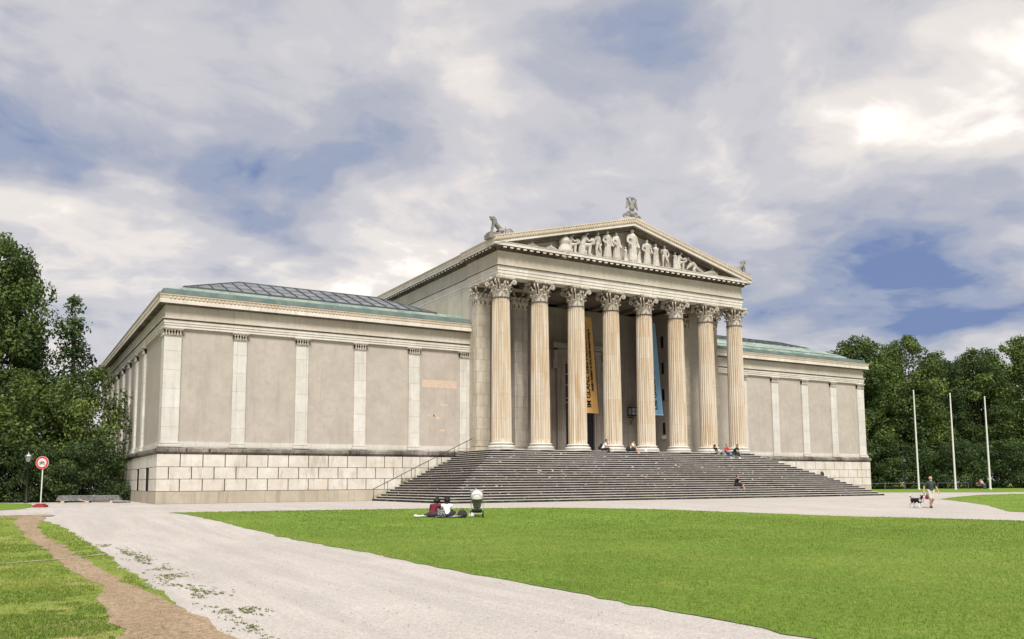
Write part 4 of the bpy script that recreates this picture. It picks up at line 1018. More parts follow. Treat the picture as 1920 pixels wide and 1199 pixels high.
j = dict(pelvis=(0, 0, .12), chest=(0, -.18, .40), neck=(0, -.25, .56), head=(0, -.24, .71), look=(0, 1, .05), elL=(-.24, -.26, .28), elR=(.24, -.26, .28), wrL=(-.20, -.05, .16), wrR=(.20, .02, .22), knL=(-.10, .36, .34), knR=(.10, .38, .34), anL=(-.10, .70, .02), anR=(.10, .74, .02), toeL=(-.1, .86, -.02), toeR=(.1, .9, -.02))
person('person in black top with a ponytail, leaning back on the upper steps', on_step(1, 8.15), R(-95), j, KK, (.30, .32, .36), hair_k, hairstyle='tail', female=True, shoes=(.7, .7, .7), group=SG)
j = sit(drop=-.30, lean=.05, handz=.16, look=(.1, 1, 0)); person('person in bright red shirt and blue jeans on the upper steps', on_step(1, 9.05), R(190), j, KR, (.04, .08, .17), hair_k, group=SG, shoes=(.6, .6, .6))
j = sit(drop=-.30, lean=.22, handz=.25, look=(-.2, 1, -.5)); person('person in black top and dark green trousers leaning forward beside the red shirt', on_step(1, 9.85), R(205), j, KK, (.02, .045, .03), hair_k, group=SG, shoes=(.7, .7, .7))
j = sit(drop=-.44, lean=.04, knee=.40, foot=.66, handz=.24, look=(.1, 1, 0)); j['knL'] = (-.14, .42, .26); j['anL'] = (-.10, .42, -.08)
person('person in black T-shirt and black shorts, alone low on the steps', on_step(17, 4.75), R(-120), j, KK, KK, hair_b, legs='short', group=SG, shoes=(.55, .42, .33))
def bag(name, label, cat, loc, size, mat, rz=0.):
    t = thing(name, label, cat, loc, rz); sx, sy, sz = size
    me = voxel_mesh('bag_body', [(V3(-sx*.3, 0, sz*.38), V3(sx*.3, 0, sz*.38), sy*.5, sy*.5), (V3(-sx*.26, 0, sz*.7), V3(sx*.26, 0, sz*.7), sy*.38, sy*.38), (V3(-sx*.3, 0, sy*.4), V3(sx*.3, 0, sy*.4), sy*.45, sy*.45)], .02, mat, 3); part('bag_body', me, t)
    h = MB(); h.tube([(-sx*.2, 0, sz*.8), (-sx*.15, 0, sz*1.1), (0, 0, sz*1.22), (sx*.15, 0, sz*1.1), (sx*.2, 0, sz*.8)], .015, 6); h.build('handle', m_ink, t); return t
bag('shoulder_bag', 'black bag on the top step beside the cream shirt', 'bag', (-.75, -4.62, 3.452), (.42, .26, .36), cm(KK), .4)
bag('shopping_bag', 'small white bag against the base of the fifth column', 'bag', (1.0, -4.55, 3.452), (.22, .16, .34), cm(KW), .2)
bag('rucksack', 'small dark rucksack left alone on the right side of the steps', 'bag', (16.62, -8.9+1.0, step_z(12)), (.34, .26, .34), cm((.02, .02, .025)), .2)

# people on the lawn, pram, blanket
GZ = G(-23.9)
j = dict(pelvis=(0, 0, .11), chest=(0, .10, .38), neck=(0, .19, .53), head=(.02, .27, .64), look=(0, 1, -.6), elL=(-.26, .22, .30), elR=(.24, .25, .28), wrL=(-.2, .42, .12), wrR=(.15, .48, .12), knL=(-.32, .32, .22), knR=(.32, .30, .18), anL=(-.12, .52, .07), anR=(.12, .40, .07), toeL=(.03, .56, .05), toeR=(-.05, .45, .05))
GL = 'pair sitting on the lawn'
person('person in white T-shirt seen from behind, sitting on the lawn', (-25.44, -24.0, GZ+.01), R(-25), j, KW, (.03, .03, .05), hair_k, skin_d, hairstyle='afro', group=GL, scale=.98)
j = dict(pelvis=(0, 0, .11), chest=(.03, .16, .40), neck=(.04, .30, .52), head=(.05, .40, .60), look=(.1, 1, -.7), elL=(-.22, .34, .28), elR=(.25, .34, .28), wrL=(-.12, .50, .10), wrR=(.15, .52, .12), knL=(-.10, .44, .16), knR=(.20, .42, .24), anL=(-.26, -.16, .09), anR=(-.1, .12, .08), toeL=(-.34, -.28, .07), toeR=(-.16, 0, .07))
person('person in dark red patterned top with big black hair, bent forward on the lawn', (-25.98, -23.75, GZ+.01), R(-48), j, (.12, .012, .03), (.04, .04, .045), hair_k, skin_d, hairstyle='afro', sleeve='long', group=GL, shoes=(.65, .6, .6))
t = thing('picnic_blanket', 'thin pale blanket spread on the lawn under the seated pair', 'blanket', (-25.4, -23.85, GZ), R(-28)); b = MB(); NX = 12
def bz(i, j): return .045+.014*math.sin(i*1.3+j)+.008*math.sin(j*2.1)
b.add([(-.95+1.75*i/NX, -.30+.7*j/6, bz(i, j)) for j in range(7) for i in range(NX+1)], [(j*(NX+1)+i, j*(NX+1)+i+1, (j+1)*(NX+1)+i+1, (j+1)*(NX+1)+i) for j in range(6) for i in range(NX)], 0, True)
b.build('blanket_cloth', cm((.40, .40, .43)), t)
bag('holdall', 'black and white holdall on the lawn between the pair and the pram', 'bag', (-24.78, -24.1, G(-24.1)+.01), (.34, .22, .28), cm((.03, .025, .03)), -.5)
bag('white_bag', 'small white bag beside the front wheels of the pram', 'bag', (-24.5, -24.35, G(-24.3)+.01), (.18, .14, .20), cm((.5, .5, .5)), -.6)
bag('patterned_bag', 'black and white striped bag leaning on the person in dark red', 'bag', (-25.78, -24.2, G(-24.2)+.01), (.30, .2, .36), plain('striped_cloth', (.14, .14, .16), .8, var=.95, scale=18), -.5)
t = thing('trainers', 'pair of pale trainers lying at the left end of the blanket', 'shoes', (-26.62, -23.75, GZ+.03), R(-20))
for k in (0, .16): part('shoe', voxel_mesh('trainer', [(V3(-.1, k, .04), V3(.12, k, .035), .045, .035), (V3(-.1, k, .04), V3(-.06, k, .09), .04, .03)], .012, cm((.6, .55, .55)), 2), t)

def pram():
    t = thing('pram', 'white hooded pram with a grey seat standing on the lawn', 'pram', (-24.1, -24.1, G(-24.1)+.01), R(-30))
    h = MB(); v = []; NS, NA = 12, 14                           # hood: part of a sphere shell, open to the front
    for sh in (1., .95):
        for i in range(NS+1):
            for k in range(NA+1):
                a = math.pi*k/NA; p = -.15+1.95*i/NS; v.append((.27*math.cos(a)*sh, -.33*math.sin(a)*math.cos(p)*sh, .76+.34*math.sin(a)*math.sin(p)*sh))
    n = NA+1; m = (NS+1)*n
    h.add(v, [(o+i*n+k, o+i*n+k+1, o+(i+1)*n+k+1, o+(i+1)*n+k) for o in (0, m) for i in range(NS) for k in range(NA)], 0, True)
    h.add(v, [(a, a+1, m+a+1, m+a) for a in list(range(NA))+[NS*n+k for k in range(NA)]], 0); h.build('hood', cm((.55, .54, .52)), t)
    part('seat', voxel_mesh('pram_seat', [(V3(-.10, -.06, .70), V3(-.07, .0, .42), .12, .09), (V3(.10, -.06, .70), V3(.07, .0, .42), .12, .09), (V3(0, .0, .42), V3(0, .2, .40), .10, .08)], .018, cm((.16, .17, .13)), 3), t)
    f_ = MB()
    for s in (-1, 1):
        x = s*.25; f_.tube([(x, -.38, 1.06), (x, -.30, .95), (x, -.12, .62), (x, .34, .14)], .015, 8); f_.tube([(x, -.34, .16), (x, .0, .50), (x, .10, .60)], .014, 8); f_.tube([(x, -.30, .16), (x, .34, .14)], .010, 8)
    f_.tube([(-.25, -.38, 1.06), (.25, -.38, 1.06)], .016, 8); f_.tube([(-.25, -.34, .14), (.25, -.34, .14)], .010, 8); f_.tube([(-.25, .34, .10), (.25, .34, .10)], .010, 8); f_.build('frame', m_galv, t)
    part('basket', voxel_mesh('pram_basket', [(V3(-.14, -.15, .25), V3(.14, -.15, .25), .08, .08), (V3(-.14, .15, .22), V3(.14, .15, .22), .07, .07), (V3(0, -.15, .24), V3(0, .15, .22), .08, .08)], .018, cm(KK), 3), t)
    for x, y, r in ((-.26, -.34, .13), (.26, -.34, .13), (-.22, .34, .09), (.22, .34, .09)):
        w_ = MB(); w_.tube([(x+math.copysign(.0, x), y+r*math.cos(a), r+r*math.sin(a)) for a in [2*math.pi*k/18 for k in range(19)]], .018, 6)
        for k in range(6): w_.tube([(x, y, r), (x, y+r*math.cos(k*1.047), r+r*math.sin(k*1.047))], .006, 4, 1)
        w_.sphere((x, y, r), .022, 8, 1); w_.build('wheel', [m_ink, m_galv], t)
pram()

# man walking his dog
MG = G(-26.4)
j = dict(pelvis=(0, 0, .92), chest=(0, .02, 1.26), neck=(0, .03, 1.45), head=(.0, .06, 1.61), look=(0, 1, -.05), elR=(.33, -.06, 1.16), wrR=(.40, .04, .93), elL=(-.31, -.04, 1.16), wrL=(-.36, .10, .93),
         knR=(.09, .10, .49), knL=(-.09, .03, .48), anR=(.07, .02, .09), anL=(-.07, -.22, .16), toeR=(.07, .18, .035), toeL=(-.07, -.10, .04))
def paunch(t, J): pass
mp = person('white haired person in dark green polo shirt and light shorts, walking', (3.03, -26.37, MG), R(149), j, KG, (.50, .47, .40), hair_w, hairstyle='fringe', legs='short', shoes=(.03, .02, .02), scale=1.0)
def dog():
    t = thing('dog', 'black and white dog walking on a leash beside the white haired person', 'dog', (2.17, -26.05, G(-26.05)), R(165))
    L = []
    L += [(V3(0, .22, .42), V3(0, -.05, .43), .125, .11), (V3(0, -.05, .43), V3(0, -.28, .45), .10, .095), (V3(0, .26, .44), V3(0, .40, .56), .10, .065), (V3(0, .40, .56), V3(0, .46, .62), .07, .072), (V3(0, .48, .62), V3(0, .62, .575), .055, .032), (V3(0, .60, .58), V3(0, .635, .575), .028, .026)]
    for s in (-1, 1):
        L += [(V3(s*.05, .42, .66), V3(s*.085, .40, .70), .028, .022), (V3(s*.085, .40, .70), V3(s*.10, .44, .66), .02, .012)]
        fx = .08 if s > 0 else -.02
        L += [(V3(s*.075, .24, .40), V3(s*.08, .22+fx*.5, .24), .055, .036), (V3(s*.08, .22+fx*.5, .24), V3(s*.08, .23+fx, .05), .028, .02), (V3(s*.08, .23+fx, .035), V3(s*.08, .28+fx, .025), .025, .022)]
        bx = -.07 if s > 0 else .04
        L += [(V3(s*.07, -.26, .42), V3(s*.08, -.20+bx*.3, .29), .085, .05), (V3(s*.08, -.20+bx*.3, .29), V3(s*.08, -.34+bx, .19), .042, .026), (V3(s*.08, -.34+bx, .19), V3(s*.08, -.30+bx, .045), .024, .02), (V3(s*.08, -.30+bx, .035), V3(s*.08, -.25+bx, .025), .026, .022)]
    L += [(V3(0, -.36, .50), V3(0, -.46, .62), .03, .024), (V3(0, -.46, .62), V3(0, -.50, .74), .024, .014)]
    def fm(c):
        if c.z < .26 or (c.y > .30 and c.y < .38 and c.z < .56) or (c.y < -.44 and c.z > .66) or c.y > .57: return 1
        return 0
    part('body', voxel_mesh('dog_body', L, .013, [cm((.012, .012, .013)), cm(KW)], 3, fm), t)
    e = MB()
    for s in (-1, 1): e.sphere((s*.04, .52, .645), .011, 8)
    e.sphere((0, .65, .585), .016, 8); e.build('eyes_and_nose', m_ink, t)
    c = MB(); c.tube([(.082*math.cos(a), .34+.055*math.sin(a), .52-.05*math.sin(a)) for a in [2*math.pi*k/16 for k in range(17)]], .012, 6); c.build('collar', cm(KR), t); return t
dog()
t = thing('leash', 'slack dark leash between the walking person and the dog', 'leash', (0, 0, 0)); b = MB()
hp = Vector((3.03, -26.37, MG))+Matrix.Rotation(R(149), 3, 'Z') @ Vector((.42, .12, .80)); dp = Vector((2.17, -26.05, G(-26.05)))+Matrix.Rotation(R(165), 3, 'Z') @ Vector((0, .34, .58))
b.tube([hp.lerp(dp, k/14)-Vector((0, 0, .38*math.sin(math.pi*k/14)**1)) for k in range(15)], .012, 6); b.build('cord', m_ink, t)
bag('waist_bag', 'small dark red bag hanging from the hand of the walking person', 'bag', tuple(Vector((3.03, -26.37, MG))+Matrix.Rotation(R(149), 3, 'Z') @ Vector((.30, .14, .48))), (.18, .14, .26), cm((.16, .02, .025)))

# far seated people under the trees with their bench
far = Vector((69.5, 10.5, 0))
bn = thing('park_bench', 'wooden bench under the trees behind the right flagpole', 'bench', far, R(200))
b = MB()
for k in range(3): b.box(-1.1, 1.1, -.2+k*.15, -.08+k*.15, .42, .455)
b.build('seat', m_wood, bn)
b = MB(); [b.box(-1.1, 1.1, -.26, -.225, .6+k*.15, .7+k*.15) for k in range(2)]; b.build('backrest', m_wood, bn)
for x in (-.95, .95): b = MB(); b.box(x-.04, x+.04, -.24, -.18, 0, .9); b.box(x-.04, x+.04, .16, .22, 0, .42); b.box(x-.04, x+.04, -.18, .16, .36, .42); b.build('leg', m_iron, bn)
FG = 'people on the far bench'
for k, (dx, colr, lab) in enumerate(((-.55, KW, 'person in white top on the far bench under the trees'), (.0, (.15, .25, .45), 'person in blue top on the far bench under the trees'), (.6, (.35, .06, .06), 'person in red top on the far bench under the trees'))):
    j = sit(drop=-.42, lean=.03); j['pelvis'] = (0, 0, .1)
    person(lab, tuple(far+Matrix.Rotation(R(200), 3, 'Z') @ Vector((dx, .02, .45))), R(200+k*8-8), j, colr, (.05, .06, .1), hair_b, group=FG)

# ------------------------------------------------------------------ pediment sculptures
def statue(label, x, h, pose, face=0., z=18.06, y=-4.52, mat=None, name='statue', group='pediment figures'):
    """robed figure h metres tall made as one carved block"""
    t = thing(name, label, 'statue', (x, y, z), face, group); k = h
    P = []
    def pt(*a): return V3(a[0]*k, a[1]*k*.6, a[2]*k)
    if pose == 'stand':      # robed, standing
        P = [(pt(0, 0, .05), pt(0, 0, .45), .15*k, .11*k), (pt(-.07, -.05, .03), pt(-.05, -.05, .5), .07*k, .07*k), (pt(.08, -.03, .03), pt(.05, -.03, .5), .07*k, .07*k), (pt(0, 0, .5), pt(0, 0, .76), .11*k, .12*k), (pt(-.11, 0, .78), pt(.11, 0, .78), .055*k, .055*k), (pt(0, 0, .8), pt(0, 0, .9), .05*k, .04*k), ('e', pt(0, -.01, .93), (.062*k, .065*k, .075*k)), (pt(-.14, 0, .77), pt(-.2, -.06, .6), .045*k, .036*k), (pt(-.2, -.06, .6), pt(-.12, -.2, .5), .036*k, .026*k), (pt(.14, 0, .77), pt(.19, -.02, .58), .045*k, .036*k), (pt(.19, -.02, .58), pt(.18, -.16, .44), .036*k, .026*k), (pt(-.1, -.12, .7), pt(.1, -.12, .45), .03*k, .04*k)]
        for q in range(5): P.append((pt(-.12+q*.06, -.13, .04), pt(-.08+q*.04, -.1, .42), .022*k, .014*k))
    elif pose == 'nude':     # standing, legs apart
        P = [(pt(-.06, 0, .5), pt(-.09, -.02, .27), .07*k, .045*k), (pt(-.09, -.02, .27), pt(-.08, 0, .03), .042*k, .028*k), (pt(.06, 0, .5), pt(.12, -.08, .28), .07*k, .045*k), (pt(.12, -.08, .28), pt(.2, 0, .04), .042*k, .028*k), (pt(0, 0, .5), pt(0, 0, .75), .085*k, .11*k), (pt(-.12, 0, .78), pt(.12, 0, .78), .05*k, .05*k), (pt(0, 0, .8), pt(0, 0, .9), .045*k, .04*k), ('e', pt(0, -.02, .93), (.06*k, .065*k, .07*k)), (pt(-.14, 0, .77), pt(-.2, -.1, .6), .04*k, .032*k), (pt(-.2, -.1, .6), pt(-.22, -.25, .68), .032*k, .025*k), (pt(.14, 0, .77), pt(.22, 0, .58), .04*k, .032*k), (pt(.22, 0, .58), pt(.14, -.1, .48), .032*k, .025*k), (pt(.08, .1, .7), pt(.14, .1, .1), .05*k, .07*k), (pt(-.08, -.0, .03), pt(-.1, -.12, .02), .03*k, .022*k)]
    elif pose == 'sit':      # seated and stooping over work
        P = [(pt(-.15, .05, .05), pt(-.15, .05, .3), .16*k, .15*k), (pt(-.14, 0, .36), pt(.18, -.1, .42), .11*k, .075*k), (pt(.18, -.1, .42), pt(.16, -.08, .05), .07*k, .05*k), (pt(-.14, .1, .34), pt(.1, .1, .38), .1*k, .08*k), (pt(.1, .1, .38), pt(.02, .05, .04), .07*k, .045*k), (pt(-.16, 0, .4), pt(-.06, 0, .68), .12*k, .13*k), (pt(-.04, -.1, .7), pt(.08, -.2, .55), .05*k, .04*k), (pt(.08, -.2, .55), pt(.24, -.2, .6), .038*k, .03*k), (pt(0, 0, .76), pt(.06, 0, .85), .05*k, .045*k), ('e', pt(.09, -.02, .9), (.075*k, .07*k, .085*k)), (pt(.16, -.08, .05), pt(.26, -.1, .03), .045*k, .03*k), (pt(-.2, -.1, .3), pt(-.1, -.15, .08), .06*k, .05*k)]
        P += [('e', pt(.32, -.1, .58), (.15*k, .05*k, .16*k))]
    elif pose == 'crouch':   # low bent body with a trailing leg
        P = [(pt(-.45, 0, .3), pt(-.05, 0, .62), .10*k, .15*k), (pt(-.05, 0, .62), pt(.15, 0, .42), .15*k, .15*k), (pt(.15, 0, .4), pt(.5, -.05, .22), .12*k, .08*k), (pt(.5, -.05, .22), pt(.95, 0, .08), .075*k, .045*k), (pt(.12, -.05, .36), pt(-.02, -.1, .1), .11*k, .07*k), (pt(-.35, -.1, .55), pt(-.5, -.15, .3), .055*k, .045*k), (pt(-.5, -.15, .3), pt(-.68, -.15, .1), .042*k, .035*k), (pt(-.2, -.05, .68), pt(-.4, 0, .82), .07*k, .06*k), ('e', pt(-.46, -.02, .88), (.11*k, .1*k, .12*k)), (pt(-.02, -.1, .1), pt(.15, -.1, .06), .06*k, .05*k)]
    elif pose == 'lie':
        P = [(pt(-.9, 0, .2), pt(-.2, 0, .4), .1*k, .24*k), (pt(-.2, 0, .4), pt(.5, 0, .3), .26*k, .2*k), (pt(.5, 0, .3), pt(1.3, 0, .1), .18*k, .06*k), ('e', pt(-.05, -.05, .8), (.16*k, .15*k, .18*k)), (pt(-.1, -.1, .6), pt(-.6, -.2, .2), .1*k, .07*k), (pt(.1, 0, .6), pt(0, 0, .3), .14*k, .2*k)]
    elif pose == 'vase':
        P = [(pt(0, 0, 0), pt(0, 0, .25), .5*k, .4*k), (pt(0, 0, .3), pt(0, 0, .7), .28*k, .4*k), (pt(0, 0, .7), pt(0, 0, .95), .38*k, .25*k)]
    elif pose == 'block':    # herm: bust on a tall pedestal
        P = [(pt(0, 0, 0), pt(0, 0, .12), .17*k, .15*k), (pt(-.06, 0, .1), pt(-.04, 0, .55), .09*k, .08*k), (pt(.06, 0, .1), pt(.04, 0, .55), .09*k, .08*k), (pt(0, 0, .55), pt(0, 0, .74), .10*k, .11*k), (pt(0, 0, .8), pt(0, 0, .9), .05*k, .04*k), ('e', pt(0, 0, .94), (.065*k, .06*k, .075*k)), (pt(-.1, 0, .76), pt(.1, 0, .76), .06*k, .06*k)]
    me = voxel_mesh('figure', P, max(.018, .011*k), mat or m_marble, 1)
    for v in me.vertices:                                          # drapery folds
        a = math.atan2(v.co.y, v.co.x); q = noise.noise(v.co*4.)*2
        if v.co.z < .74*k:
            d = .007*k*math.sin(a*13+q*.6); v.co.x += math.cos(a)*d; v.co.y += math.sin(a)*d
    part('carved_figure', me, t)
    return t
FLS = 1.08
FL = [(-9.0, .42, 'lie', 0, 'low reclining marble figure in the far left corner of the pediment'),
      (-7.4, .40, 'lie', 0, 'small prone marble figure left of the kneeling pediment figure'),
      (-6.25, 1.00, 'vase', 0, 'round marble jar beside the kneeling figure at the left of the pediment'),
      (-5.6, 1.45, 'sit', 0, 'kneeling marble figure reaching beside the round jar in the pediment'),
      (-4.35, 1.75, 'sit', 0, 'helmeted marble figure seated at work with a round shield in the pediment'),
      (-3.2, 1.80, 'nude', .3, 'marble figure stooping to carry a load, left of the robed pair'),
      (-2.3, 2.02, 'stand', 0, 'tall robed marble figure, left one of the pair left of the centre'),
      (-1.45, 2.00, 'stand', .2, 'robed marble figure with outstretched arm, right one of the robed pair'),
      (0.1, 2.45, 'stand', 0, 'tallest robed marble goddess standing under the peak of the pediment'),
      (-.55, 1.05, 'block', 0, 'small marble bust on a block at the left foot of the goddess'),
      (.75, 1.05, 'block', 0, 'small marble bust on a block at the right foot of the goddess'),
      (1.55, 1.85, 'stand', -.3, 'robed marble figure with a raised knee just right of the goddess'),
      (2.45, 1.68, 'block', 0, 'marble idol standing on a tall stepped pedestal in the pediment'),
      (3.35, 1.68, 'nude', -.2, 'bare marble figure working with both arms right of the pedestal idol'),
      (4.45, 1.30, 'block', 0, 'square marble pillar beside the seated carver in the pediment'),
      (4.95, 1.42, 'sit', 0, 'marble carver sitting beside a pillar at the right of the pediment'),
      (6.35, 1.10, 'crouch', 0, 'crouching bent marble figure near the right end of the pediment'),
      (8.4, .62, 'lie', math.pi, 'heap-like reclining marble figure in the far right corner of the pediment')]
for x, h, pz, fz, lab in FL: statue(lab, x, h*FLS, pz, fz)
def lion(label, x, rz):
    t = thing('lion_statue', label, 'statue', (x, -4.35, 18.62), rz, 'lions on the corners of the gable')
    L = [(V3(0, .42, .75), V3(0, -.15, .30), .17, .20), (V3(0, .42, .78), V3(0, .52, .98), .20, .16), ('e', V3(0, .60, 1.08), (.16, .18, .17)), (V3(0, .66, 1.10), V3(0, .80, 1.16), .10, .07), (V3(0, .70, 1.0), V3(0, .79, .98), .05, .05), ('e', V3(0, .46, .95), (.21, .18, .24))]
    for s in (-1, 1): L += [(V3(s*.11, .50, .72), V3(s*.12, .62, .38), .085, .06), (V3(s*.12, .62, .38), V3(s*.12, .66, .06), .055, .05), (V3(s*.12, .66, .05), V3(s*.12, .78, .04), .055, .05), (V3(s*.16, -.15, .25), V3(s*.19, .15, .22), .14, .09), (V3(s*.19, .15, .22), V3(s*.18, .05, .05), .08, .06), (V3(s*.18, .05, .05), V3(s*.18, .22, .04), .06, .05), ('e', V3(s*.11, .52, 1.2), (.04, .04, .06))]
    part('body', voxel_mesh('lion_body', L, .03, m_grey, 1), t)
    b = MB(); b.box(-.32, .32, -.45, .95, -.12, .02); b.box(-.40, .40, -1.1, 1.05, -.45, -.12); b.build('plinth', m_grey, t)
    c = MB(); pts = []
    for k in range(26):
        a = math.pi*1.15-k*.48; r = .34*(1-k/30); pts.append((0, -.78+math.cos(a)*r, .22+math.sin(a)*r))
    c.tube(pts, [.07*(1-k/50) for k in range(26)], 8); c.tube([(0, -.45, .0), (0, -.5, .35), (0, -.42, .62)], [.07, .06, .02], 6); c.sphere((0, -1.05, .02), .13, 8); c.build('scroll', m_grey, t)
    return t
lion('blackened stone lion beside a scroll on the left corner of the gable', -11.62, R(90)); lion('blackened stone lion beside a scroll on the right corner of the gable', 11.62, R(-90))
def eagle():
    t = thing('gable_ornament', 'blackened stone bird with raised wings above scrolls on the gable peak', 'statue', (0, -4.7, 21.36)); t.scale = (1.12, 1, 1.06)
    L = [(V3(0, 0, .85), V3(0, 0, 1.25), .20, .17), (V3(0, 0, 1.25), V3(.03, 0, 1.55), .11, .07), ('e', V3(.02, -.02, 1.62), (.09, .10, .09)), (V3(.06, -.03, 1.62), V3(.18, -.08, 1.60), .04, .02), (V3(-.03, 0, 1.6), V3(-.10, 0, 1.80), .04, .03), (V3(.05, 0, 1.6), V3(.15, 0, 1.82), .04, .03)]
    for s in (-1, 1):
        L += [(V3(s*.14, 0, 1.2), V3(s*.36, .02, 1.58), .10, .10), (V3(s*.36, .02, 1.58), V3(s*.20, .02, 1.70), .07, .05)]
        for k in range(6): u = k/5; L.append((V3(s*(.28+.10*u), .02, 1.55-.18*u), V3(s*(.28+.24*u), .02, .95-.12*u+.1*(1-u)), .055, .04))
        L += [(V3(s*.1, 0, .8), V3(s*.12, 0, .6), .07, .05)]
    part('bird', voxel_mesh('bird', L, .03, m_grey, 1), t)
    c = MB()
    for s in (-1, 1):
        for cx, cz, r0 in ((.30, .42, .22), (.62, .24, .18)):
            pts = [(s*(cx+math.cos(a)*r0*(1-k/24)), 0, cz+math.sin(a)*r0*(1-k/24)) for k, a in enumerate([math.pi*.9-k*.5*s*s for k in range(20)])]
            c.tube(pts, [.06*(1-k/40) for k in range(20)], 7)
    c.sphere((0, 0, .45), .22, 10); c.build('scrolls', m_grey, t)
    p = MB(); p.prism_y([(-1.1, -.26), (-.95, -.02), (-.6, .12), (.6, .12), (.95, -.02), (1.1, -.26), (0, .0)], -.25, .3); p.build('plinth', m_cap, t)
eagle()

# ------------------------------------------------------------------ flagpoles, lamps, sign, rail fence, planks
FP = 'white flagpoles on the far lawn'
for k, (x, y, h, lab) in enumerate(((62.6, 14.65, 13.0, 'tall white flagpole nearest the building'), (64.22, 10.6, 12.3, 'middle one of the three tall white flagpoles'), (65.78, 7.0, 11.6, 'tall white flagpole farthest to the right, nearest the bench'))):
    t = thing('flagpole', lab, 'flagpole', (x, y, 0), group=FP)
    b = MB(); b.lathe([(.13, 0), (.125, 1.), (.105, h*.6), (.075, h)], (0, 0, 0), 16); b.build('pole', m_wmetal, t)
    b = MB(); b.lathe([(.075, 0), (.10, .05), (.06, .12), (.01, .14)], (0, 0, h), 12); b.build('cap', m_wmetal, t)
    b = MB(); b.lathe([(.30, 0), (.30, .05), (.18, .08)], (0, 0, 0), 16); b.build('base', m_galv, t)
def street_lamp(label, loc, h, old):
    t = thing('street_lamp', label, 'street lamp', loc, group='old street lamps under the trees')
    b = MB(); b.lathe([(.16, 0), (.16, .12), (.11, .18), (.10, .9), (.06, 1.05), (.045, h-.65), (.07, h-.62), (.07, h-.56)], (0, 0, 0), 12); b.tube([(-.3, 0, h-.9), (.3, 0, h-.9)], .015, 6); b.build('post', m_iron, t)
    b = MB(); b.lathe([(.10, 0), (.20, .38)], (0, 0, h-.56), 6, smooth=False); b.build('pane', m_lampg, t)
    b = MB(); b.lathe([(.24, 0), (.14, .10), (.05, .16), (.03, .24), (.01, .3)], (0, 0, h-.19), 6, smooth=False)
    for k in range(6): a = k*math.pi/3; b.tube([(.10*math.cos(a), .10*math.sin(a), h-.56), (.205*math.cos(a), .205*math.sin(a), h-.18)], .012, 4)
    b.build('lantern_roof', m_iron if old else m_galv, t)
street_lamp('grey street lamp before the dark hedge at the left', (-39.6, 10.6, 0), 3.3, False)
street_lamp('thin old street lamp beside the rail fence at the right', (62.0, 16.2, 0), 4.2, True)
t = thing('traffic_sign', 'round red and white no cycling sign on a white post', 'traffic sign', (-39.2, -3.0, 0), R(-31))
b = MB(); b.tube([(0, 0, .1), (.02, 0, 2.2)], .032, 10); b.build('post', m_white, t)
b = MB(); b.box(-.30, .30, -.22, .22, .0, .13); b.box(-.20, .20, -.16, .16, .13, .19); b.build('base', m_redb, t)
def disc(mb, r, y, z, th, mi=0, seg=40, ri=0):
    for a, bq in ((y, y+th),):
        v = [(r*math.cos(2*math.pi*k/seg), yy, z+r*math.sin(2*math.pi*k/seg)) for yy in (a, bq) for k in range(seg)]
        mb.add(v, [tuple(range(seg)), tuple(range(2*seg-1, seg-1, -1))]+[(k, (k+1) % seg, seg+(k+1) % seg, seg+k) for k in range(seg)], mi)
DZ = 2.37
pl = MB(); disc(pl, .345, -.05, DZ, .02); plate = pl.build('disc', m_white, t)
pl = MB(); disc(pl, .33, -.056, DZ, .005); pl.build('red_ring', m_red, plate)
pl = MB(); disc(pl, .235, -.062, DZ, .005); pl.build('white_field', m_white, plate)
bi = MB()
def circ(cx, cz, r, th): bi.tube([(cx+r*math.cos(a), -.066, cz+r*math.sin(a)) for a in [2*math.pi*k/20 for k in range(21)]], th, 5)
circ(-.10, DZ-.04, .065, .010); circ(.10, DZ-.04, .065, .010)
for a, c_ in (((-.10, -.04), (-.04, .05)), ((-.04, .05), (.06, .05)), ((.06, .05), (.10, -.04)), ((-.04, .05), (0, -.05)), ((0, -.05), (.06, .05)), ((-.10, -.04), (0, -.05)), ((.06, .05), (.05, .09)), ((.02, .09), (.08, .09)), ((-.04, .05), (-.05, .08)), ((-.08, .08), (-.03, .08))):
    bi.tube([(a[0], -.066, DZ+a[1]), (c_[0], -.066, DZ+c_[1])], .009, 5)
bi.build('bicycle_symbol', m_ink, plate)
def rail_fence(label, pts, gap=2.1):
    t = thing('rail_fence', label, 'fence', (pts[0][0], pts[0][1], 0), group='low rail fences at the edge of the trees'); o = Vector((pts[0][0], pts[0][1]))
    r = MB(); a = Vector(pts[0])-o; b_ = Vector(pts[1])-o
    r.tube([(a.x, a.y, .80), (b_.x, b_.y, .80)], .035, 8); r.build('rail', m_oldsteel, t)
    n = int((b_-a).length/gap)
    for k in range(n+1): p = a.lerp(b_, k/n); q = MB(); q.tube([(p.x, p.y, 0), (p.x, p.y, .84)], .055, 8); q.build('post', m_oldsteel, t)
rail_fence('low grey rail fence between the building and the old street lamp', (57.2, 18.4), ) if False else None
rail_fence('low grey rail fence between the museum and the first flagpole', [(57.0, 18.6), (64.2, 14.9)])
rail_fence('low grey rail fence between the first and second flagpoles', [(66.6, 14.6), (68.3, 11.4)], 1.2)
t = thing('plank_stack', 'long stack of grey boards on timber blocks before the hedge', 'planks', (-37.9, 9.3, 0), R(-14))
for k in range(5):
    for q in range(2):
        b = MB(); dz = .12+k*.075; b.box(-.02+k*.03+q*.01, 4.0-.05*k, q*.36, q*.36+.33, dz, dz+.055); b.build('plank', m_tarp, t)
for x in (.4, 1.9, 3.4): b = MB(); b.box(x-.1, x+.1, -.12, .8, 0, .115); b.build('block', m_wood, t)
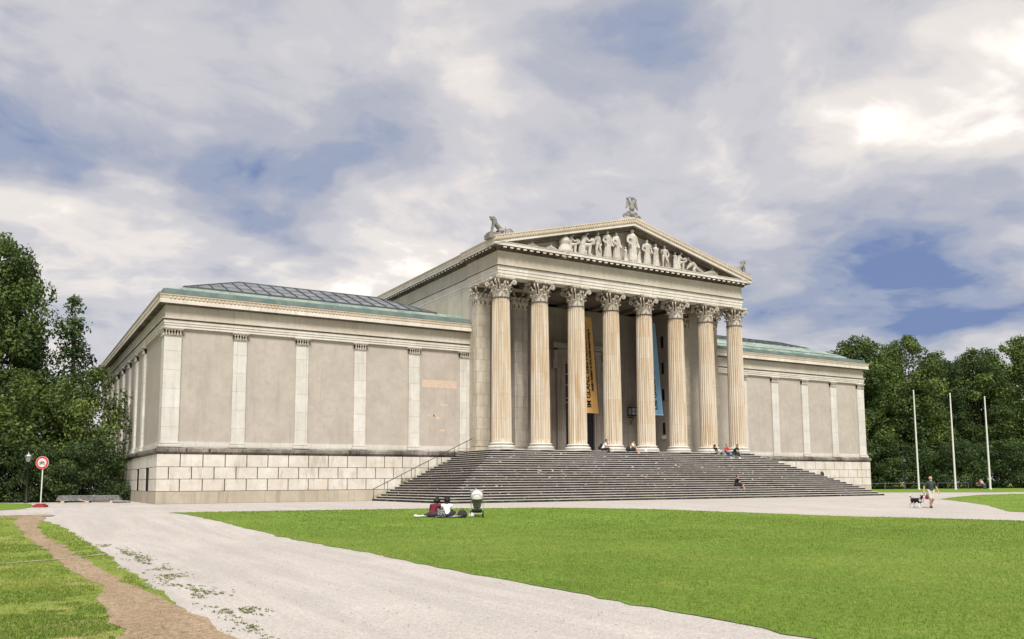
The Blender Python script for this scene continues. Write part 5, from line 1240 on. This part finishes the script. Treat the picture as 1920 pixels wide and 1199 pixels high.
t = thing('loose_board', 'short loose timber board lying against the plank stack', 'board', (-36.3, 8.5, 0), R(-14)); b = MB(); b.obox((0, 0, .13), (.6, .12, .04), Matrix.Rotation(.3, 3, 'Y')); b.build('board', m_wood, t)
t = thing('debris_bundle', 'small dark bundle lying at the foot of the left wall', 'bundle', (-34.2, 6.5, 0)); part('bundle', voxel_mesh('bundle', [(V3(-.5, 0, .08), V3(.4, .1, .07), .09, .07), (V3(-.2, -.1, .08), V3(.5, -.1, .06), .07, .06)], .02, m_tarp, 2), t)

# ------------------------------------------------------------------ trees
def leaves(blobs, n_per, size, seed, up_bias=.35):
    """leaf cards spread through many overlapping clumps"""
    r = np.random.default_rng(seed); V = []; T = []
    zs = [b_[2] for b_ in blobs]; zmin, zmax = min(zs), max(zs)
    for (cx, cy, cz, rad, tone) in blobs:
        n = int(n_per*rad**2); d = r.normal(size=(n, 3)); d /= np.linalg.norm(d, axis=1)[:, None]
        rr = rad*np.clip(r.normal(.92, .16, n), .35, 1.35); p = d*rr[:, None]; p[:, 2] *= .72
        p += (cx, cy, cz)
        nrm = d*.6+r.normal(size=(n, 3))*.55; nrm[:, 2] += up_bias; nrm /= np.linalg.norm(nrm, axis=1)[:, None]
        a = np.cross(nrm, r.normal(size=(n, 3))); a /= np.linalg.norm(a, axis=1)[:, None]; b_ = np.cross(nrm, a)
        s = size*r.uniform(.55, 1.3, n)[:, None]; a *= s*.5; b_ *= s*.32
        dr = nrm*s*.12
        q = np.stack([p-a, p-b_*1.0+dr, p+a, p+b_*1.0+dr], 1); V.append(q.reshape(-1, 3))
        t = np.clip(tone+r.normal(0, .16, n), 0, 1); T.append(np.repeat(t, 4))
    return np.concatenate(V), np.concatenate(T)
def crown_blobs(h, w, z0, nb, seed, kind='round', rmin=.7, rmax=1.5):
    r = random.Random(seed); out = []
    for k in range(nb):
        u = r.random(); z = z0+(h-z0)*(u**.9)
        v = (z-z0)/(h-z0)
        prof = {'round': math.sin(math.pi*min(1, max(.02, v*.84+.14)))**.55, 'ovate': (1-v)**.45*min(1, .45+v*2.2), 'hedge': 1. if v < .85 else .8, 'cone': (1-v)**.75*min(1, .6+v*2)}[kind]
        a = r.uniform(0, 2*math.pi); lob = 1+.22*math.sin(a*3+seed)+.14*math.sin(a*5+z*.9)+.1*math.sin(z*1.7+a*2)
        rad = w*prof*lob*math.sqrt(r.uniform(.28, 1.)); br = r.uniform(rmin, rmax)*(.62 if v > .88 else 1)
        out.append((math.cos(a)*rad, math.sin(a)*rad, z, br, min(.95, max(.05, r.gauss(.45, .2)))))
    return out
def trunk_mesh(h, r0, lean, blobs, seed, nl=7):
    t = MB(); r = random.Random(seed); top = h*.82; pts = [(lean*(k/6)**2, .1*math.sin(k), top*k/6) for k in range(7)]
    t.tube(pts, [r0*(1.25 if k == 0 else 1-.13*k) for k in range(7)], 10)
    for b_ in r.sample(blobs, min(nl*2, len(blobs))):
        z0 = min(top*.8, max(h*.15, b_[2]*.55)); s_ = Vector((lean*(z0/top)**2, 0, z0)); e = Vector(b_[:3]); m = s_.lerp(e, .5)+Vector((0, 0, .4)); t.tube([s_, m, e], [r0*.35, r0*.2, r0*.06], 6)
    return t
PROTO = {}
def tree(name, kind_key, label, loc, rz, sc, group, cat='tree'):
    if kind_key not in PROTO:
        h, w, z0, nb, kind, n_per, size, mat, rmin, rmax, r0 = KINDS[kind_key]
        bl_ = crown_blobs(h, w, z0, nb, hash_(kind_key), kind, rmin, rmax); V, T = leaves(bl_, n_per, size, hash_(kind_key)); me = tri_mesh('crown', V, T, mat, 4)
        tm = trunk_mesh(h, r0, .3, bl_, 3); to = tm.build('trunk', m_bark); PROTO[kind_key] = (me, to.data); bpy.data.objects.remove(to)
    t = thing(name, label, cat, loc, rz, group); t.scale = sc if hasattr(sc, '__len__') else (sc,)*3
    part('crown', PROTO[kind_key][0], t); part('trunk', PROTO[kind_key][1], t); return t
def hash_(s): return sum(ord(c)*(i+3) for i, c in enumerate(s)) % 997
KINDS = {  # height, half width, crown base, clumps, profile, leaves per r^2, leaf size, material, clump radii, trunk radius
    'linden': (20., 6.0, 2.2, 230, 'round', 125, .34, m_leaf, .8, 1.7, .38),
    'maple': (20., 6.4, 1.6, 230, 'round', 120, .38, m_leafy, .8, 1.8, .36),
    'beech': (21., 5.0, 2., 210, 'ovate', 125, .34, m_leafd, .7, 1.6, .36),
    'feather': (16., 2.9, 1.2, 110, 'cone', 85, .30, m_leafd, .45, 1.1, .22),
    'shrub': (7., 3.6, .1, 120, 'hedge', 130, .28, m_leafd, .7, 1.3, .12),
    'small': (11., 4.2, .4, 130, 'round', 130, .30, m_leafy, .7, 1.4, .2)}
LT = 'trees left of the museum'; RT = 'trees right of the museum'; HT = 'shrubs beneath the trees'
TL = [('linden', -42.6, 28, .6, (.76, .85, 1.12), 'tallest round-topped tree at the left edge of the photo'),
      ('feather', -36.5, 25.0, 1, (1.0, 1.0, 1.06), 'feathery narrow tree between the tall left tree and the museum'),
      ('beech', -43.0, 32, 2, (.9, .9, .76), 'dark tree behind the feathery narrow tree at the left'),
      ('small', -35.8, 16.2, .5, (.72, .72, .88), 'low dark tree whose crown touches the left wall of the museum'),
      ('small', -40.3, 16.5, 2.5, (.95, .95, .86), 'low round tree right behind the traffic sign'),
      ('linden', -50.5, 24, 3, (.9, .9, .8), 'broad tree beyond the left edge of the lawn'),
      ('small', -45.6, 18, 3.5, (1., 1., .95), 'low broad tree behind the grey street lamp')]
for k, (kd, x, y, rz, sc, lab) in enumerate(TL): tree('broadleaf_tree', kd, lab, (x, y, 0), rz, sc, LT)
SH = [(-35.6, 12.6, .60, 'dense dark shrub between the plank stack and the museum wall'), (-39.2, 13.2, .55, 'dense dark shrub right behind the plank stack'), (-42.9, 13.6, .60, 'dense dark shrub behind the foot of the grey lamp'), (-46.8, 14, .62, 'dense dark shrub at the left edge of the photo')]
for k, (x, y, s, lab) in enumerate(SH): tree('shrub', 'shrub', lab, (x, y, 0), k*1.7, (s, s*.8, s*1.05), HT, 'shrub')
TR = [('maple', 59.5, 31, 0, (.85, .85, .93), 'pale topped tree rising just behind the right end of the museum roof'),
      ('linden', 67.8, 27, 1.3, (1., 1., 1.12), 'tall dark tree behind the first flagpole'),
      ('maple', 75.5, 25, 2.2, (.95, .95, 1.12), 'tall broad tree behind the middle flagpole'),
      ('beech', 82.5, 24, .4, (1., 1., .98), 'dark tree behind the gap right of the middle flagpole'),
      ('linden', 90.0, 22, 3.1, (1.0, 1.0, 1.08), 'dark tree behind the right flagpole'),
      ('maple', 99.0, 19, 4.2, (1.1, 1.1, 1.18), 'large light green tree near the right edge of the photo'),
      ('linden', 108.5, 15, 5.2, (1.1, 1.1, 1.16), 'large dark tree at the right edge of the photo'),
      ('small', 55.4, 21.5, 1.1, (.80, .80, 1.12), 'smaller light tree beside the right corner of the museum'),
      ('maple', 118, 10, .2, 1.1, 'tree beyond the right edge of the photo')]
for kd, x, y, rz, sc, lab in TR: tree('broadleaf_tree', kd, lab, (x, y, 0), rz, sc, RT)
for k, (x, y) in enumerate(((62, 40), (72, 40), (84, 36), (95, 33), (107, 29), (120, 24))): tree('broadleaf_tree', ('beech', 'linden')[k % 2], 'background tree standing in the second row, %s' % ('behind the museum corner', 'behind the first flagpole', 'behind the middle flagpole', 'behind the right flagpole', 'behind the bench', 'at the far right')[k], (x, y, 0), k*1.1, (.95, .95, .9), RT)
for k, (x, y, lab) in enumerate(((57, 26, 'undergrowth shrub right of the museum corner'), (63.5, 23.5, 'undergrowth shrub behind the old street lamp'), (70, 21.5, 'undergrowth shrub behind the first flagpole'), (76.5, 18.5, 'undergrowth shrub behind the middle flagpole'), (83, 16, 'undergrowth shrub behind the bench'), (90, 13, 'undergrowth shrub right of the bench'), (97, 9.5, 'undergrowth shrub near the right edge of the photo'), (104, 6, 'undergrowth shrub at the right edge of the photo'))):
    tree('shrub', 'shrub', lab, (x, y, 0), k*1.3, (1.1, 1., .95), HT, 'shrub')
# moss and weeds along the foot of the steps
t = thing('wall_shrub', 'small green weed bush growing where the steps meet the wall', 'plant', (-17.05, -.55, tread_z(-17.05)))
V, T = leaves([(0, 0, .2, .28, .5), (.15, .0, .32, .2, .4), (-.18, .05, .12, .18, .6)], 1500, .07, 5); part('foliage', tri_mesh('weed_foliage', V, T, m_leaf, 4), t)

scene.render.resolution_x = 1024; scene.render.resolution_y = 639
scene.render.engine = 'CYCLES'
